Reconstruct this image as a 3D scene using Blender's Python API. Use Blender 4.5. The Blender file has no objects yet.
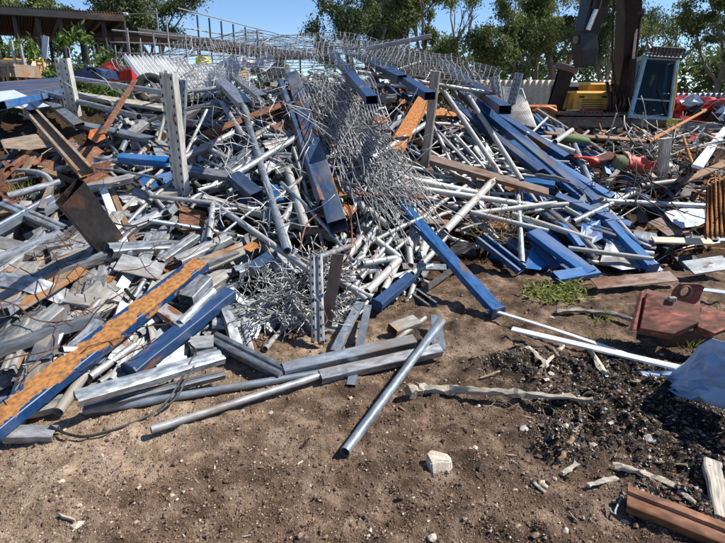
import bpy, bmesh, math, random
import numpy as np
from mathutils import Vector, Matrix, noise
random.seed(7)
R = math.radians
scene = bpy.context.scene
COL = scene.collection
PI = math.pi

# ------------------------------------------------------------------ camera
FPX, CX, CY = 558.0, 362.5, 271.5
PITCH = R(17.8); CAMZ = 1.6
camd = bpy.data.cameras.new('camera'); cam = bpy.data.objects.new('camera', camd); COL.objects.link(cam)
cam.location = (0, 0, CAMZ); cam.rotation_euler = (PI/2-PITCH, 0, 0)
camd.sensor_width = 36; camd.lens = 36*FPX/725; camd.clip_end = 3000; camd.clip_start = .05
scene.camera = cam
CAM = Vector((0, 0, CAMZ))
FWD = Vector((0, math.cos(PITCH), -math.sin(PITCH))); UPV = Vector((0, math.sin(PITCH), math.cos(PITCH)))

def ray(px, py):
    return FWD + Vector((1, 0, 0))*((px-CX)/FPX) + UPV*((CY-py)/FPX)
def PY(px, py, Y):
    d = ray(px, py); return CAM + d*(Y/d.y)
def PZ(px, py, z):
    d = ray(px, py); return CAM + d*((z-CAMZ)/d.z)
def proj(p):
    v = p-CAM; dz = v.dot(FWD)
    return CX+FPX*v.x/dz, CY-FPX*v.dot(UPV)/dz, dz

# ------------------------------------------------------------------ ground / mound shape
def lerp_tab(tab, x):
    if x <= tab[0][0]: return tab[0][1]
    for (a, b), (c, d) in zip(tab, tab[1:]):
        if x <= c:
            t = (x-a)/(c-a); return b+(d-b)*t
    return tab[-1][1]
FRONT = [(-4, 1.9), (-2.6, 2.05), (-1.73, 2.35), (-1.49, 2.65), (-.97, 3.05), (-.42, 3.5), (.25, 3.95), (.68, 4.6), (1.45, 4.95), (2.36, 4.9), (3.2, 4.9), (8, 4.9)]
RIDGE = [(-9, .5), (-7, 1.35), (-5.6, 1.5), (-4, 1.56), (-2.5, 1.72), (-1, 1.86), (.3, 1.9), (1.2, 1.66), (2, 1.42), (2.7, 1.14), (3.5, .93), (4.5, .86), (6, .80), (9, .4)]
def mound(x, y):
    b = .62*max(0, min(1, (y-11.3)/1.5, (21-y)/2, (x-1.6)/1.5, (12-x)/2)) if 11.3 < y < 21 and 1.6 < x < 12 else 0
    return max(b, heap(x, y))
def heap(x, y):
    f = lerp_tab(FRONT, x); r = 8.3; zr = lerp_tab(RIDGE, x)
    if y <= f: return 0.0
    if y < r:
        t = (y-f)/(r-f)
        return zr*(1-(1-t)**1.25) if x > -.5 else zr*(.5*(1-(1-t)**1.25)+.5*t)
    t = min(1, (y-r)/3.2)
    return zr*(1-t*t*(3-2*t))
def S(px, py, lift=0.0):
    d = ray(px, py); t = 1.5
    for _ in range(900):
        p = CAM + d*t
        if p.z <= mound(p.x, p.y)+lift or p.y > 14: break
        t += .02
    return CAM+d*t
def noi(x, y, z=0): return noise.noise(Vector((x, y, z)))
CHAR_C = [(1.0, 3.05, .34, .24), (1.30, 2.45, .34, .30), (1.75, 2.6, .40, .34), (1.45, 2.95, .38, .2), (.95, 2.3, .16, .2), (1.55, 2.1, .34, .22), (1.25, 1.85, .2, .14), (1.62, 2.5, .62, .62), (1.15, 2.6, .3, .4), (2.1, 2.9, .4, .35)]
def charmask(x, y):
    m = 0
    for cx, cy, rx, ry in CHAR_C:
        m = max(m, 1-math.sqrt(((x-cx)/rx)**2+((y-cy)/ry)**2)*.8)
    m += noi(x*5, y*5, 3)*.40 + noi(x*14, y*14, 5)*.25 + .12
    return max(0, min(1, m*1.5))
def ground_z(x, y):
    m = mound(x, y)
    z = m
    if m > 0: z = m - min(.24, m*.9) + noi(x*2.5, y*2.5, 1)*min(.12, m*.5) + noi(x*9, y*9, 2)*min(.04, m*.3)
    if y < 7 and abs(x) < 5:
        z += noi(x*1.3, y*1.3)*.03 + noi(x*6, y*6, 4)*.011 + noi(x*17, y*17, 6)*.010 + noi(x*43, y*43, 8)*.007
        z += charmask(x, y)*.05*max(0, .8+1.2*noi(x*7, y*7, 11)+.8*noi(x*21, y*21, 12))
    return z

def new_obj(name, me, mats, parent=None):
    o = bpy.data.objects.new(name, me); COL.objects.link(o)
    if not isinstance(mats, (list, tuple)): mats = [mats]
    for m in mats: me.materials.append(m)
    if parent is not None: o.parent = parent
    return o
def mesh_from(name, V, F, smooth=None, sharp=True):
    me = bpy.data.meshes.new(name); me.from_pydata([tuple(v) for v in V], [], F); me.update()
    if smooth:
        me.polygons.foreach_set('use_smooth', [True]*len(me.polygons))
        if sharp: me.set_sharp_from_angle(angle=R(38))
    return me
def tag(o, label=None, cat=None, group=None, kind=None):
    if label: o['label'] = label
    if cat: o['category'] = cat
    if group: o['group'] = group
    if kind: o['kind'] = kind
    return o
def empty(name, loc, label, cat, group=None):
    o = bpy.data.objects.new(name, None); COL.objects.link(o); o.location = loc; o.empty_display_size = .1
    return tag(o, label, cat, group)
def parent_keep(o, p):
    o.parent = p; o.matrix_parent_inverse = Matrix.Translation(p.location).inverted() if p.rotation_euler[:] == (0, 0, 0) else p.matrix_basis.inverted()

# ------------------------------------------------------------------ materials
MATS = {}
def N(nt, t, **kw):
    n = nt.nodes.new(t)
    for k, v in kw.items(): setattr(n, k, v)
    return n
def ramp(nt, stops):
    r = N(nt, 'ShaderNodeValToRGB'); e = r.color_ramp.elements
    e[0].position, e[0].color = stops[0][0], (*stops[0][1], 1); e[1].position, e[1].color = stops[-1][0], (*stops[-1][1], 1)
    for p, c in stops[1:-1]:
        q = e.new(p); q.color = (*c, 1)
    return r
def surf(name, base, rough=.5, metal=0, rust=0, rust_col=(.24, .095, .03), rust2=(.10, .04, .02), var=.25, dirt=.0, dirt_col=(.17, .12, .08),
         bump=.15, scale=8, stretch=(.35, 1, 1), band=None, spec=.5, hue=0, coat=0):
    """painted / galvanised / rusted surface, all in object space with a random offset per object"""
    m = bpy.data.materials.new(name); m.use_nodes = True; nt = m.node_tree; L = nt.links.new
    b = nt.nodes['Principled BSDF']
    tc = N(nt, 'ShaderNodeTexCoord'); oi = N(nt, 'ShaderNodeObjectInfo')
    mp = N(nt, 'ShaderNodeMapping'); mp.inputs['Scale'].default_value = stretch
    mul = N(nt, 'ShaderNodeVectorMath', operation='SCALE'); mul.inputs[0].default_value = (37, 17, 23)
    L(oi.outputs['Random'], mul.inputs['Scale']); L(tc.outputs['Object'], mp.inputs['Vector']); L(mul.outputs[0], mp.inputs['Location'])
    n1 = N(nt, 'ShaderNodeTexNoise'); n1.inputs['Scale'].default_value = scale; n1.inputs['Detail'].default_value = 8; n1.inputs['Roughness'].default_value = .65
    n2 = N(nt, 'ShaderNodeTexNoise'); n2.inputs['Scale'].default_value = scale*7; n2.inputs['Detail'].default_value = 4
    L(mp.outputs[0], n1.inputs['Vector']); L(mp.outputs[0], n2.inputs['Vector'])
    # base variation
    dk = tuple(max(0, c*(1-var)) for c in base); lt = tuple(min(1, c*(1+var)) for c in base)
    r0 = ramp(nt, [(.38, dk), (.62, lt)]); L(n2.outputs['Fac'], r0.inputs[0])
    if metal > .2:   # zinc bloom: dull and bright blotches
        zb = ramp(nt, [(.36, (.70, .71, .74)), (.5, (1, 1, 1)), (.64, (1.4, 1.38, 1.34))]); n4 = N(nt, 'ShaderNodeTexNoise'); n4.inputs['Scale'].default_value = scale*3.2; n4.inputs['Detail'].default_value = 9; n4.inputs['Roughness'].default_value = .78; L(mp.outputs[0], n4.inputs['Vector']); L(n4.outputs['Fac'], zb.inputs[0])
        zm = N(nt, 'ShaderNodeMix', data_type='RGBA', blend_type='MULTIPLY'); zm.inputs['Factor'].default_value = 1; L(r0.outputs[0], zm.inputs['A']); L(zb.outputs[0], zm.inputs['B'])
        base_out = zm.outputs['Result']
    else: base_out = r0.outputs[0]
    # per object brightness
    vr = N(nt, 'ShaderNodeMapRange'); vr.inputs['To Min'].default_value = 1-var*1.1; vr.inputs['To Max'].default_value = 1+var*.7
    L(oi.outputs['Random'], vr.inputs['Value'])
    hs = N(nt, 'ShaderNodeHueSaturation'); L(base_out, hs.inputs['Color']); L(vr.outputs[0], hs.inputs['Value'])
    col = hs.outputs[0]
    if dirt > 0:
        n3 = N(nt, 'ShaderNodeTexNoise'); n3.inputs['Scale'].default_value = scale*.8; n3.inputs['Detail'].default_value = 6
        ad = N(nt, 'ShaderNodeVectorMath', operation='ADD'); ad.inputs[1].default_value = (7, 3, 9); L(mp.outputs[0], ad.inputs[0]); L(ad.outputs[0], n3.inputs['Vector'])
        rd = ramp(nt, [(.62-dirt*.35, (0, 0, 0)), (.75-dirt*.2, (1, 1, 1))]); L(n3.outputs['Fac'], rd.inputs[0])
        md = N(nt, 'ShaderNodeMath', operation='MULTIPLY'); md.inputs[1].default_value = .85; L(rd.outputs[0], md.inputs[0])
        mx = N(nt, 'ShaderNodeMix', data_type='RGBA'); L(md.outputs[0], mx.inputs['Factor']); L(col, mx.inputs['A']); mx.inputs['B'].default_value = (*dirt_col, 1)
        col = mx.outputs['Result']; dirtfac = md.outputs[0]
    rf = None
    if rust > 0:
        rr = ramp(nt, [(.68-rust*.36, (0, 0, 0)), (.72-rust*.34, (1, 1, 1))]); L(n1.outputs['Fac'], rr.inputs[0]); rf = rr.outputs[0]
        if band:
            sx = N(nt, 'ShaderNodeSeparateXYZ'); L(tc.outputs['Object'], sx.inputs[0])
            ab = N(nt, 'ShaderNodeMath', operation='ABSOLUTE'); s0 = N(nt, 'ShaderNodeMath', operation='SUBTRACT'); L(sx.outputs['Y'], s0.inputs[0]); s0.inputs[1].default_value = band[2]
            L(s0.outputs[0], ab.inputs[0])
            k = N(nt, 'ShaderNodeMath', operation='MULTIPLY_ADD'); L(n1.outputs['Fac'], k.inputs[0]); k.inputs[1].default_value = -band[0]*2.4; L(ab.outputs[0], k.inputs[2])
            lt_ = N(nt, 'ShaderNodeMath', operation='LESS_THAN'); L(k.outputs[0], lt_.inputs[0]); lt_.inputs[1].default_value = -band[0]*.58
            gz = N(nt, 'ShaderNodeMath', operation='GREATER_THAN'); L(sx.outputs['Z'], gz.inputs[0]); gz.inputs[1].default_value = band[1]
            mm = N(nt, 'ShaderNodeMath', operation='MULTIPLY'); L(lt_.outputs[0], mm.inputs[0]); L(gz.outputs[0], mm.inputs[1])
            mx_ = N(nt, 'ShaderNodeMath', operation='MAXIMUM'); L(mm.outputs[0], mx_.inputs[0]); L(rf, mx_.inputs[1]); rf = mx_.outputs[0]
        rc = ramp(nt, [(.3, rust2), (.62, rust_col)]); L(n2.outputs['Fac'], rc.inputs[0])
        mx = N(nt, 'ShaderNodeMix', data_type='RGBA'); L(rf, mx.inputs['Factor']); L(col, mx.inputs['A']); L(rc.outputs[0], mx.inputs['B'])
        col = mx.outputs['Result']
    L(col, b.inputs['Base Color'])
    # roughness / metal
    rm = N(nt, 'ShaderNodeMapRange'); rm.inputs['To Min'].default_value = max(.05, rough-.12); rm.inputs['To Max'].default_value = min(1, rough+.15); L(n1.outputs['Fac'], rm.inputs['Value'])
    ro = rm.outputs[0]
    if rf is not None:
        a = N(nt, 'ShaderNodeMix', data_type='FLOAT'); L(rf, a.inputs['Factor']); L(ro, a.inputs['A']); a.inputs['B'].default_value = .9; ro = a.outputs['Result']
    if metal:
        me_ = None
        if rf is not None:
            a = N(nt, 'ShaderNodeMath', operation='MULTIPLY_ADD'); L(rf, a.inputs[0]); a.inputs[1].default_value = -metal; a.inputs[2].default_value = metal; me_ = a.outputs[0]
        if dirt > 0:
            a = N(nt, 'ShaderNodeMath', operation='MULTIPLY_ADD', use_clamp=True); L(dirtfac, a.inputs[0]); a.inputs[1].default_value = -metal
            if me_ is not None: L(me_, a.inputs[2])
            else: a.inputs[2].default_value = metal
            me_ = a.outputs[0]
        if me_ is not None: L(me_, b.inputs['Metallic'])
        else: b.inputs['Metallic'].default_value = metal
    L(ro, b.inputs['Roughness'])
    b.inputs['Specular IOR Level'].default_value = spec
    if coat: b.inputs['Coat Weight'].default_value = coat; b.inputs['Coat Roughness'].default_value = .25
    if bump:
        bp = N(nt, 'ShaderNodeBump'); bp.inputs['Strength'].default_value = bump; bp.inputs['Distance'].default_value = .01
        sm = N(nt, 'ShaderNodeMath', operation='ADD'); L(n1.outputs['Fac'], sm.inputs[0])
        h2 = N(nt, 'ShaderNodeMath', operation='MULTIPLY'); L(n2.outputs['Fac'], h2.inputs[0]); h2.inputs[1].default_value = .3; L(h2.outputs[0], sm.inputs[1])
        L(sm.outputs[0], bp.inputs['Height']); L(bp.outputs[0], b.inputs['Normal'])
    MATS[name] = m
    return m
surf('galv', (.32, .345, .37), .5, .55, rust=.16, dirt=.30, var=.34, scale=6)
surf('galv_light', (.37, .375, .375), .5, .35, rust=.12, dirt=.24, var=.16, scale=7)
surf('galv_dull', (.20, .22, .245), .5, .45, rust=.22, dirt=.35, var=.25, scale=5)
surf('galv_dirty', (.29, .28, .26), .6, .25, rust=.26, dirt=.45, dirt_col=(.27, .235, .19), var=.25, scale=4, rust_col=(.42, .22, .09))
surf('galv_blue', (.25, .29, .33), .4, .5, rust=.08, dirt=.18, var=.15, scale=5)
surf('tube_white', (.42, .415, .385), .5, .1, rust=.14, dirt=.25, var=.14, scale=9, dirt_col=(.36, .31, .24))
surf('wire', (.46, .46, .45), .45, .5, rust=.22, rust_col=(.22, .13, .07), var=.2, bump=0, scale=3)
surf('blue', (.016, .088, .24), .42, 0, rust=.20, rust_col=(.18, .10, .06), dirt=.42, dirt_col=(.13, .16, .21), var=.28, scale=5, bump=.05)
surf('blue_bright', (.018, .125, .34), .42, 0, rust=.16, dirt=.36, dirt_col=(.16, .2, .3), var=.12, scale=5, bump=.05)
surf('blue_navy', (.018, .050, .125), .4, 0, rust=.18, dirt=.25, dirt_col=(.10, .11, .13), var=.2, scale=5, bump=.08)
surf('blue_slate', (.035, .066, .13), .42, 0, rust=.42, rust_col=(.20, .10, .06), dirt=.25, dirt_col=(.18, .18, .18), var=.2, scale=4, bump=.08)
surf('blue_rust', (.010, .058, .18), .45, 0, rust=.30, rust_col=(.44, .20, .055), rust2=(.17, .075, .032), dirt=.10, var=.2, scale=6, band=(.108, .018, -.010), bump=.25, stretch=(.8, 1, 1))
surf('rust', (.15, .065, .035), .9, 0, rust=.5, rust_col=(.25, .10, .045), rust2=(.08, .035, .02), var=.35, scale=7, bump=.35)
surf('rust_orange', (.36, .14, .04), .9, 0, rust=.45, rust_col=(.48, .21, .06), rust2=(.2, .08, .03), var=.3, scale=9, bump=.3)
surf('rust_red', (.25, .085, .058), .85, 0, rust=.55, rust_col=(.16, .065, .045), rust2=(.07, .035, .026), var=.3, scale=7, bump=.35)
surf('rust_flat', (.22, .15, .12), .75, 0, rust=.35, rust_col=(.20, .10, .06), var=.2, scale=5, bump=.15)
surf('rust_pale', (.33, .26, .19), .8, 0, rust=.45, rust_col=(.36, .17, .06), rust2=(.20, .11, .06), dirt=.3, dirt_col=(.27, .24, .21), var=.25, scale=4, bump=.25)
surf('dark_steel', (.045, .04, .038), .6, .3, rust=.3, rust_col=(.12, .06, .035), var=.3, scale=6, bump=.2)
surf('black_strap', (.02, .02, .02), .5, 0, var=.3, bump=.05)
surf('cable_brown', (.11, .05, .03), .8, 0, var=.4, bump=.1)
surf('wood_grey', (.38, .34, .28), .9, 0, rust=.2, rust_col=(.22, .16, .11), rust2=(.15, .11, .08), var=.3, scale=10, stretch=(.12, 1.5, 1.5), bump=.4)
surf('wood_brown', (.24, .15, .085), .9, 0, rust=.3, rust_col=(.30, .2, .12), rust2=(.1, .06, .035), var=.3, scale=10, stretch=(.12, 1.5, 1.5), bump=.4)
surf('bark_pale', (.46, .40, .31), .9, 0, rust=.2, rust_col=(.30, .22, .14), rust2=(.2, .14, .09), var=.25, scale=14, stretch=(.3, 1, 1), bump=.4)
surf('white_paint', (.78, .77, .74), .5, 0, rust=.08, dirt=.22, dirt_col=(.45, .40, .33), var=.08, scale=4, bump=.05)
surf('sheet_white', (.56, .63, .74), .45, 0, dirt=.16, dirt_col=(.42, .42, .42), var=.08, scale=3, bump=.1)
surf('cream_paint', (.62, .52, .36), .65, 0, rust=.15, dirt=.3, dirt_col=(.32, .26, .18), var=.12, scale=3, bump=.1)
surf('corr_white', (.76, .77, .76), .45, .1, rust=.05, dirt=.15, var=.08, scale=3, bump=.05)
surf('yellow_paint', (.72, .38, .03), .5, 0, rust=.16, dirt=.2, dirt_col=(.22, .15, .07), var=.15, scale=4, bump=.1)
surf('yellow_bright', (.75, .62, .02), .5, 0, var=.08, bump=0)
surf('orange_paint', (.55, .16, .03), .5, 0, rust=.25, dirt=.25, var=.15, scale=4, bump=.1)
surf('red_paint', (.50, .03, .025), .45, 0, rust=.12, dirt=.25, dirt_col=(.2, .1, .08), var=.2, scale=5, bump=.1)
surf('red_plastic', (.50, .05, .025), .5, 0, dirt=.2, var=.15, scale=6, bump=.1)
surf('green_plastic', (.14, .22, .08), .8, 0, dirt=.5, var=.2, scale=6, bump=.1)
surf('boom_paint', (.022, .020, .024), .4, .1, rust=.18, rust_col=(.09, .045, .032), var=.3, scale=3, bump=.1)
surf('track_steel', (.22, .155, .115), .75, 0, rust=.4, rust_col=(.27, .16, .10), var=.3, scale=5, bump=.2)
surf('cab_blue', (.34, .52, .58), .45, 0, rust=.12, dirt=.2, dirt_col=(.25, .25, .22), var=.1, scale=4, bump=.05)
surf('chrome_rod', (.7, .7, .7), .25, .9, var=.05, bump=0)
surf('rubber', (.025, .024, .023), .85, 0, dirt=.4, dirt_col=(.10, .08, .06), var=.3, scale=6, bump=.2)
surf('concrete', (.42, .39, .34), .9, 0, rust=.2, rust_col=(.28, .24, .19), rust2=(.2, .17, .14), var=.2, scale=5, bump=.25, stretch=(1, 1, 1))
surf('stone_pale', (.58, .50, .39), .9, 0, dirt=.3, dirt_col=(.40, .31, .22), var=.15, scale=12, bump=.3, stretch=(1, 1, 1))
surf('roof_iron', (.045, .042, .04), .6, .2, rust=.3, rust_col=(.15, .09, .06), var=.25, scale=.8, bump=.05)
surf('trunk_pale', (.25, .215, .18), .9, 0, rust=.4, rust_col=(.22, .18, .14), rust2=(.12, .1, .08), var=.25, scale=2, bump=.2, stretch=(1, 1, .3))
surf('trunk_dark', (.16, .13, .11), .9, 0, rust=.4, rust_col=(.10, .085, .07), rust2=(.06, .05, .04), var=.25, scale=2, bump=.2, stretch=(1, 1, .3))
surf('straw', (.33, .26, .15), .9, 0, var=.3, bump=0)

def perforate(name, y0, hw, pitch):
    # rows of dark punched holes along an upright, in the bar's own coordinates
    m = MATS[name]; nt = m.node_tree; L = nt.links.new; b = nt.nodes['Principled BSDF']; src = b.inputs['Base Color'].links[0].from_socket
    tc = N(nt, 'ShaderNodeTexCoord'); sx = N(nt, 'ShaderNodeSeparateXYZ'); L(tc.outputs['Object'], sx.inputs[0])
    def mth(op, a, v=None):
        n = N(nt, 'ShaderNodeMath', operation=op); L(a, n.inputs[0])
        if v is not None:
            if hasattr(v, 'links'): L(v, n.inputs[1])
            else: n.inputs[1].default_value = v
        return n.outputs[0]
    fx_ = mth('ABSOLUTE', mth('SUBTRACT', mth('FRACT', mth('DIVIDE', sx.outputs['X'], pitch)), .5)); a = mth('LESS_THAN', fx_, .20)
    c = mth('LESS_THAN', mth('ABSOLUTE', mth('SUBTRACT', mth('ABSOLUTE', sx.outputs['Y']), y0)), hw)
    x = N(nt, 'ShaderNodeMix', data_type='RGBA'); L(mth('MULTIPLY', a, c), x.inputs['Factor']); L(src, x.inputs['A']); x.inputs['B'].default_value = (.015, .014, .013, 1); L(x.outputs['Result'], b.inputs['Base Color'])
def leafmat(name, c1, c2, c3, sc=.6):
    m = bpy.data.materials.new(name); m.use_nodes = True; nt = m.node_tree; L = nt.links.new; b = nt.nodes['Principled BSDF']
    tc = N(nt, 'ShaderNodeTexCoord'); n = N(nt, 'ShaderNodeTexNoise'); n.inputs['Scale'].default_value = sc; n.inputs['Detail'].default_value = 6; n.inputs['Roughness'].default_value = .7
    L(tc.outputs['Object'], n.inputs['Vector']); r = ramp(nt, [(.32, c1), (.5, c2), (.66, c3)]); L(n.outputs['Fac'], r.inputs[0])
    L(r.outputs[0], b.inputs['Base Color']); b.inputs['Roughness'].default_value = .6; b.inputs['Specular IOR Level'].default_value = .3
    t = N(nt, 'ShaderNodeBsdfTranslucent'); L(r.outputs[0], t.inputs['Color']); mx = N(nt, 'ShaderNodeMixShader'); mx.inputs[0].default_value = .3
    L(b.outputs[0], mx.inputs[1]); L(t.outputs[0], mx.inputs[2]); L(mx.outputs[0], nt.nodes['Material Output'].inputs['Surface'])
    MATS[name] = m
leafmat('leaf_gum', (.06, .09, .032), (.135, .175, .06), (.26, .275, .09))
leafmat('leaf_dark', (.045, .07, .034), (.09, .13, .055), (.18, .205, .078))
leafmat('leaf_bright', (.05, .10, .02), (.10, .17, .035), (.18, .26, .06))
leafmat('leaf_weed', (.13, .16, .04), (.24, .27, .07), (.38, .38, .13), 9)
surf('upright_pale', (.50, .49, .45), .6, .1, rust=.15, dirt=.25, dirt_col=(.33, .29, .23), var=.15, scale=5)
surf('sheet_shade_blue', (.40, .51, .68), .5, 0, dirt=.12, dirt_col=(.3, .34, .42), var=.08, scale=3, bump=.1)  # pale sheet, with its sky-blue shade put into the base colour
surf('rust_shiny', (.23, .105, .055), .5, .25, rust=.35, rust_col=(.30, .13, .05), rust2=(.13, .055, .03), var=.3, scale=6, bump=.2)

perforate('upright_pale', .046, .007, .07)
surf('galv_punched', (.33, .35, .37), .5, .4, rust=.2, dirt=.3, var=.25, scale=6); perforate('galv_punched', .024, .006, .06)
def glassmat():
    m = bpy.data.materials.new('cab_glass'); m.use_nodes = True; nt = m.node_tree; L = nt.links.new
    g = N(nt, 'ShaderNodeBsdfGlossy'); g.inputs['Roughness'].default_value = .06; g.inputs['Color'].default_value = (.9, .95, 1, 1)
    t = N(nt, 'ShaderNodeBsdfTransparent'); t.inputs['Color'].default_value = (.55, .62, .62, 1)
    f = N(nt, 'ShaderNodeFresnel'); f.inputs['IOR'].default_value = 1.35
    a = N(nt, 'ShaderNodeMath', operation='ADD'); a.inputs[1].default_value = -.01; L(f.outputs[0], a.inputs[0])
    mx = N(nt, 'ShaderNodeMixShader'); L(a.outputs[0], mx.inputs[0]); L(t.outputs[0], mx.inputs[1]); L(g.outputs[0], mx.inputs[2]); L(mx.outputs[0], nt.nodes['Material Output'].inputs['Surface'])
    MATS['glass'] = m
glassmat()

def groundmat():
    m = bpy.data.materials.new('yard_dirt'); m.use_nodes = True; nt = m.node_tree; L = nt.links.new; b = nt.nodes['Principled BSDF']
    tc = N(nt, 'ShaderNodeTexCoord'); P = tc.outputs['Object']
    def nz(s, d=8, r=.6):
        n = N(nt, 'ShaderNodeTexNoise'); n.inputs['Scale'].default_value = s; n.inputs['Detail'].default_value = d; n.inputs['Roughness'].default_value = r; L(P, n.inputs['Vector']); return n.outputs['Fac']
    big, mid, fine, grit = nz(1.1), nz(7), nz(40), nz(170, 3)
    dirt = ramp(nt, [(.34, (.078, .047, .031)), (.5, (.185, .122, .082)), (.66, (.39, .28, .20))]); L(mid, dirt.inputs[0])
    sand = ramp(nt, [(.34, (.27, .19, .13)), (.66, (.52, .40, .29))]); L(mid, sand.inputs[0])
    sa = N(nt, 'ShaderNodeAttribute', attribute_name='soil'); sp = N(nt, 'ShaderNodeSeparateColor'); L(sa.outputs['Color'], sp.inputs[0])
    def mix(f, a, c):
        x = N(nt, 'ShaderNodeMix', data_type='RGBA')
        if hasattr(f, 'links'): L(f, x.inputs['Factor'])
        else: x.inputs['Factor'].default_value = f
        L(a, x.inputs['A'])
        if hasattr(c, 'links'): L(c, x.inputs['B'])
        else: x.inputs['B'].default_value = (*c, 1)
        return x.outputs['Result']
    col = mix(sp.outputs[1], dirt.outputs[0], sand.outputs[0])
    hp = ramp(nt, [(.35, (.030, .019, .013)), (.6, (.085, .048, .028)), (.8, (.16, .10, .06))]); L(fine, hp.inputs[0])
    col = mix(sp.outputs[0], col, hp.outputs[0])
    ch = ramp(nt, [(.46, (.010, .009, .009)), (.58, (.045, .036, .03)), (.74, (.15, .11, .085))]); L(fine, ch.inputs[0])
    col = mix(sp.outputs[2], col, ch.outputs[0])
    # grit: light grains and dark crumbs
    g1 = ramp(nt, [(.60, (0, 0, 0)), (.66, (1, 1, 1))]); L(grit, g1.inputs[0]); k = N(nt, 'ShaderNodeMath', operation='MULTIPLY'); k.inputs[1].default_value = .55; L(g1.outputs[0], k.inputs[0])
    col = mix(k.outputs[0], col, (.40, .31, .21))
    g2 = ramp(nt, [(.34, (1, 1, 1)), (.42, (0, 0, 0))]); L(fine, g2.inputs[0]); k = N(nt, 'ShaderNodeMath', operation='MULTIPLY'); k.inputs[1].default_value = .6; L(g2.outputs[0], k.inputs[0])
    col = mix(k.outputs[0], col, (.055, .038, .026))
    bb = ramp(nt, [(.35, (.72, .72, .72)), (.65, (1.1, 1.08, 1.05))]); L(big, bb.inputs[0])
    x = N(nt, 'ShaderNodeMix', data_type='RGBA', blend_type='MULTIPLY'); x.inputs['Factor'].default_value = 1; L(col, x.inputs['A']); L(bb.outputs[0], x.inputs['B'])
    L(x.outputs['Result'], b.inputs['Base Color']); b.inputs['Roughness'].default_value = .95; b.inputs['Specular IOR Level'].default_value = .15
    bp = N(nt, 'ShaderNodeBump'); bp.inputs['Strength'].default_value = 1; bp.inputs['Distance'].default_value = .022
    s = N(nt, 'ShaderNodeMath', operation='ADD'); L(fine, s.inputs[0]); h = N(nt, 'ShaderNodeMath', operation='MULTIPLY'); h.inputs[1].default_value = .45; L(grit, h.inputs[0]); L(h.outputs[0], s.inputs[1])
    L(s.outputs[0], bp.inputs['Height']); L(bp.outputs[0], b.inputs['Normal'])
    return m
MATS['ground'] = groundmat()

def stonemat(name, c1, c2, c3, rough=.9):
    m = bpy.data.materials.new(name); m.use_nodes = True; nt = m.node_tree; L = nt.links.new; b = nt.nodes['Principled BSDF']
    g = N(nt, 'ShaderNodeNewGeometry'); r = ramp(nt, [(0, c1), (.85, c2), (1, c3)]); L(g.outputs['Random Per Island'], r.inputs[0]); L(r.outputs[0], b.inputs['Base Color']); b.inputs['Roughness'].default_value = rough
    MATS[name] = m
stonemat('gravel', (.09, .052, .034), (.26, .165, .11), (.58, .48, .37))
stonemat('charcoal', (.008, .008, .008), (.018, .017, .017), (.05, .045, .042), .42)
stonemat('splinter', (.10, .07, .05), (.34, .27, .19), (.70, .65, .57))
stonemat('flakes', (.05, .025, .015), (.14, .07, .04), (.32, .24, .17))

# ------------------------------------------------------------------ ground sheet
def graded(a, b, c):
    out = []
    for lo, hi, n in a: out += [lo+(hi-lo)*i/n for i in range(n)]
    return out
ys = graded([(-30, -5, 10), (-5, 1.2, 20), (1.2, 5, 200), (5, 9.5, 80), (9.5, 20, 50), (20, 80, 30), (80, 900, 20)], 0, 0)+[900]
xs = graded([(-900, -60, 15), (-60, -9, 30), (-9, -3.2, 70), (-3.2, 3.2, 330), (3.2, 9, 70), (9, 60, 30), (60, 900, 15)], 0, 0)+[900]
V, C = [], []
for y in ys:
    for x in xs:
        V.append((x, y, ground_z(x, y)))
        m = mound(x, y)
        hm = min(1, max(0, m*6+noi(x*4, y*4, 20)*.4 if m > 0 else 0))
        sd = -1
        if y < 5:
            # paler, sandier soil low on the left and in pockets by the heap's foot
            sd = (-.55-x)*.9 + noi(x*2.2, y*2.2, 9)*.9 + (.4 if y > 2.0 else 0) - (.8 if y < 1.95 and x > -1.0 else 0)
            sd = max(sd, 1.2-((x+.1)**2+(y-3.45)**2)*5)
            sd = max(sd, .75-((x-.75)**2*3+(y-3.3)**2*6))
        C.append((hm, min(1, max(0, sd)), charmask(x, y) if (0 < x < 4 and 1 < y < 4.5) else 0, 1))
nx = len(xs)
F = [(j*nx+i, j*nx+i+1, (j+1)*nx+i+1, (j+1)*nx+i) for j in range(len(ys)-1) for i in range(nx-1)]
me = mesh_from('ground', V, F, smooth=True, sharp=False)
ca = me.color_attributes.new('soil', 'FLOAT_COLOR', 'POINT'); ca.data.foreach_set('color', [c for q in C for c in q])
tag(new_obj('ground', me, MATS['ground']), kind='structure')

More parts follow.
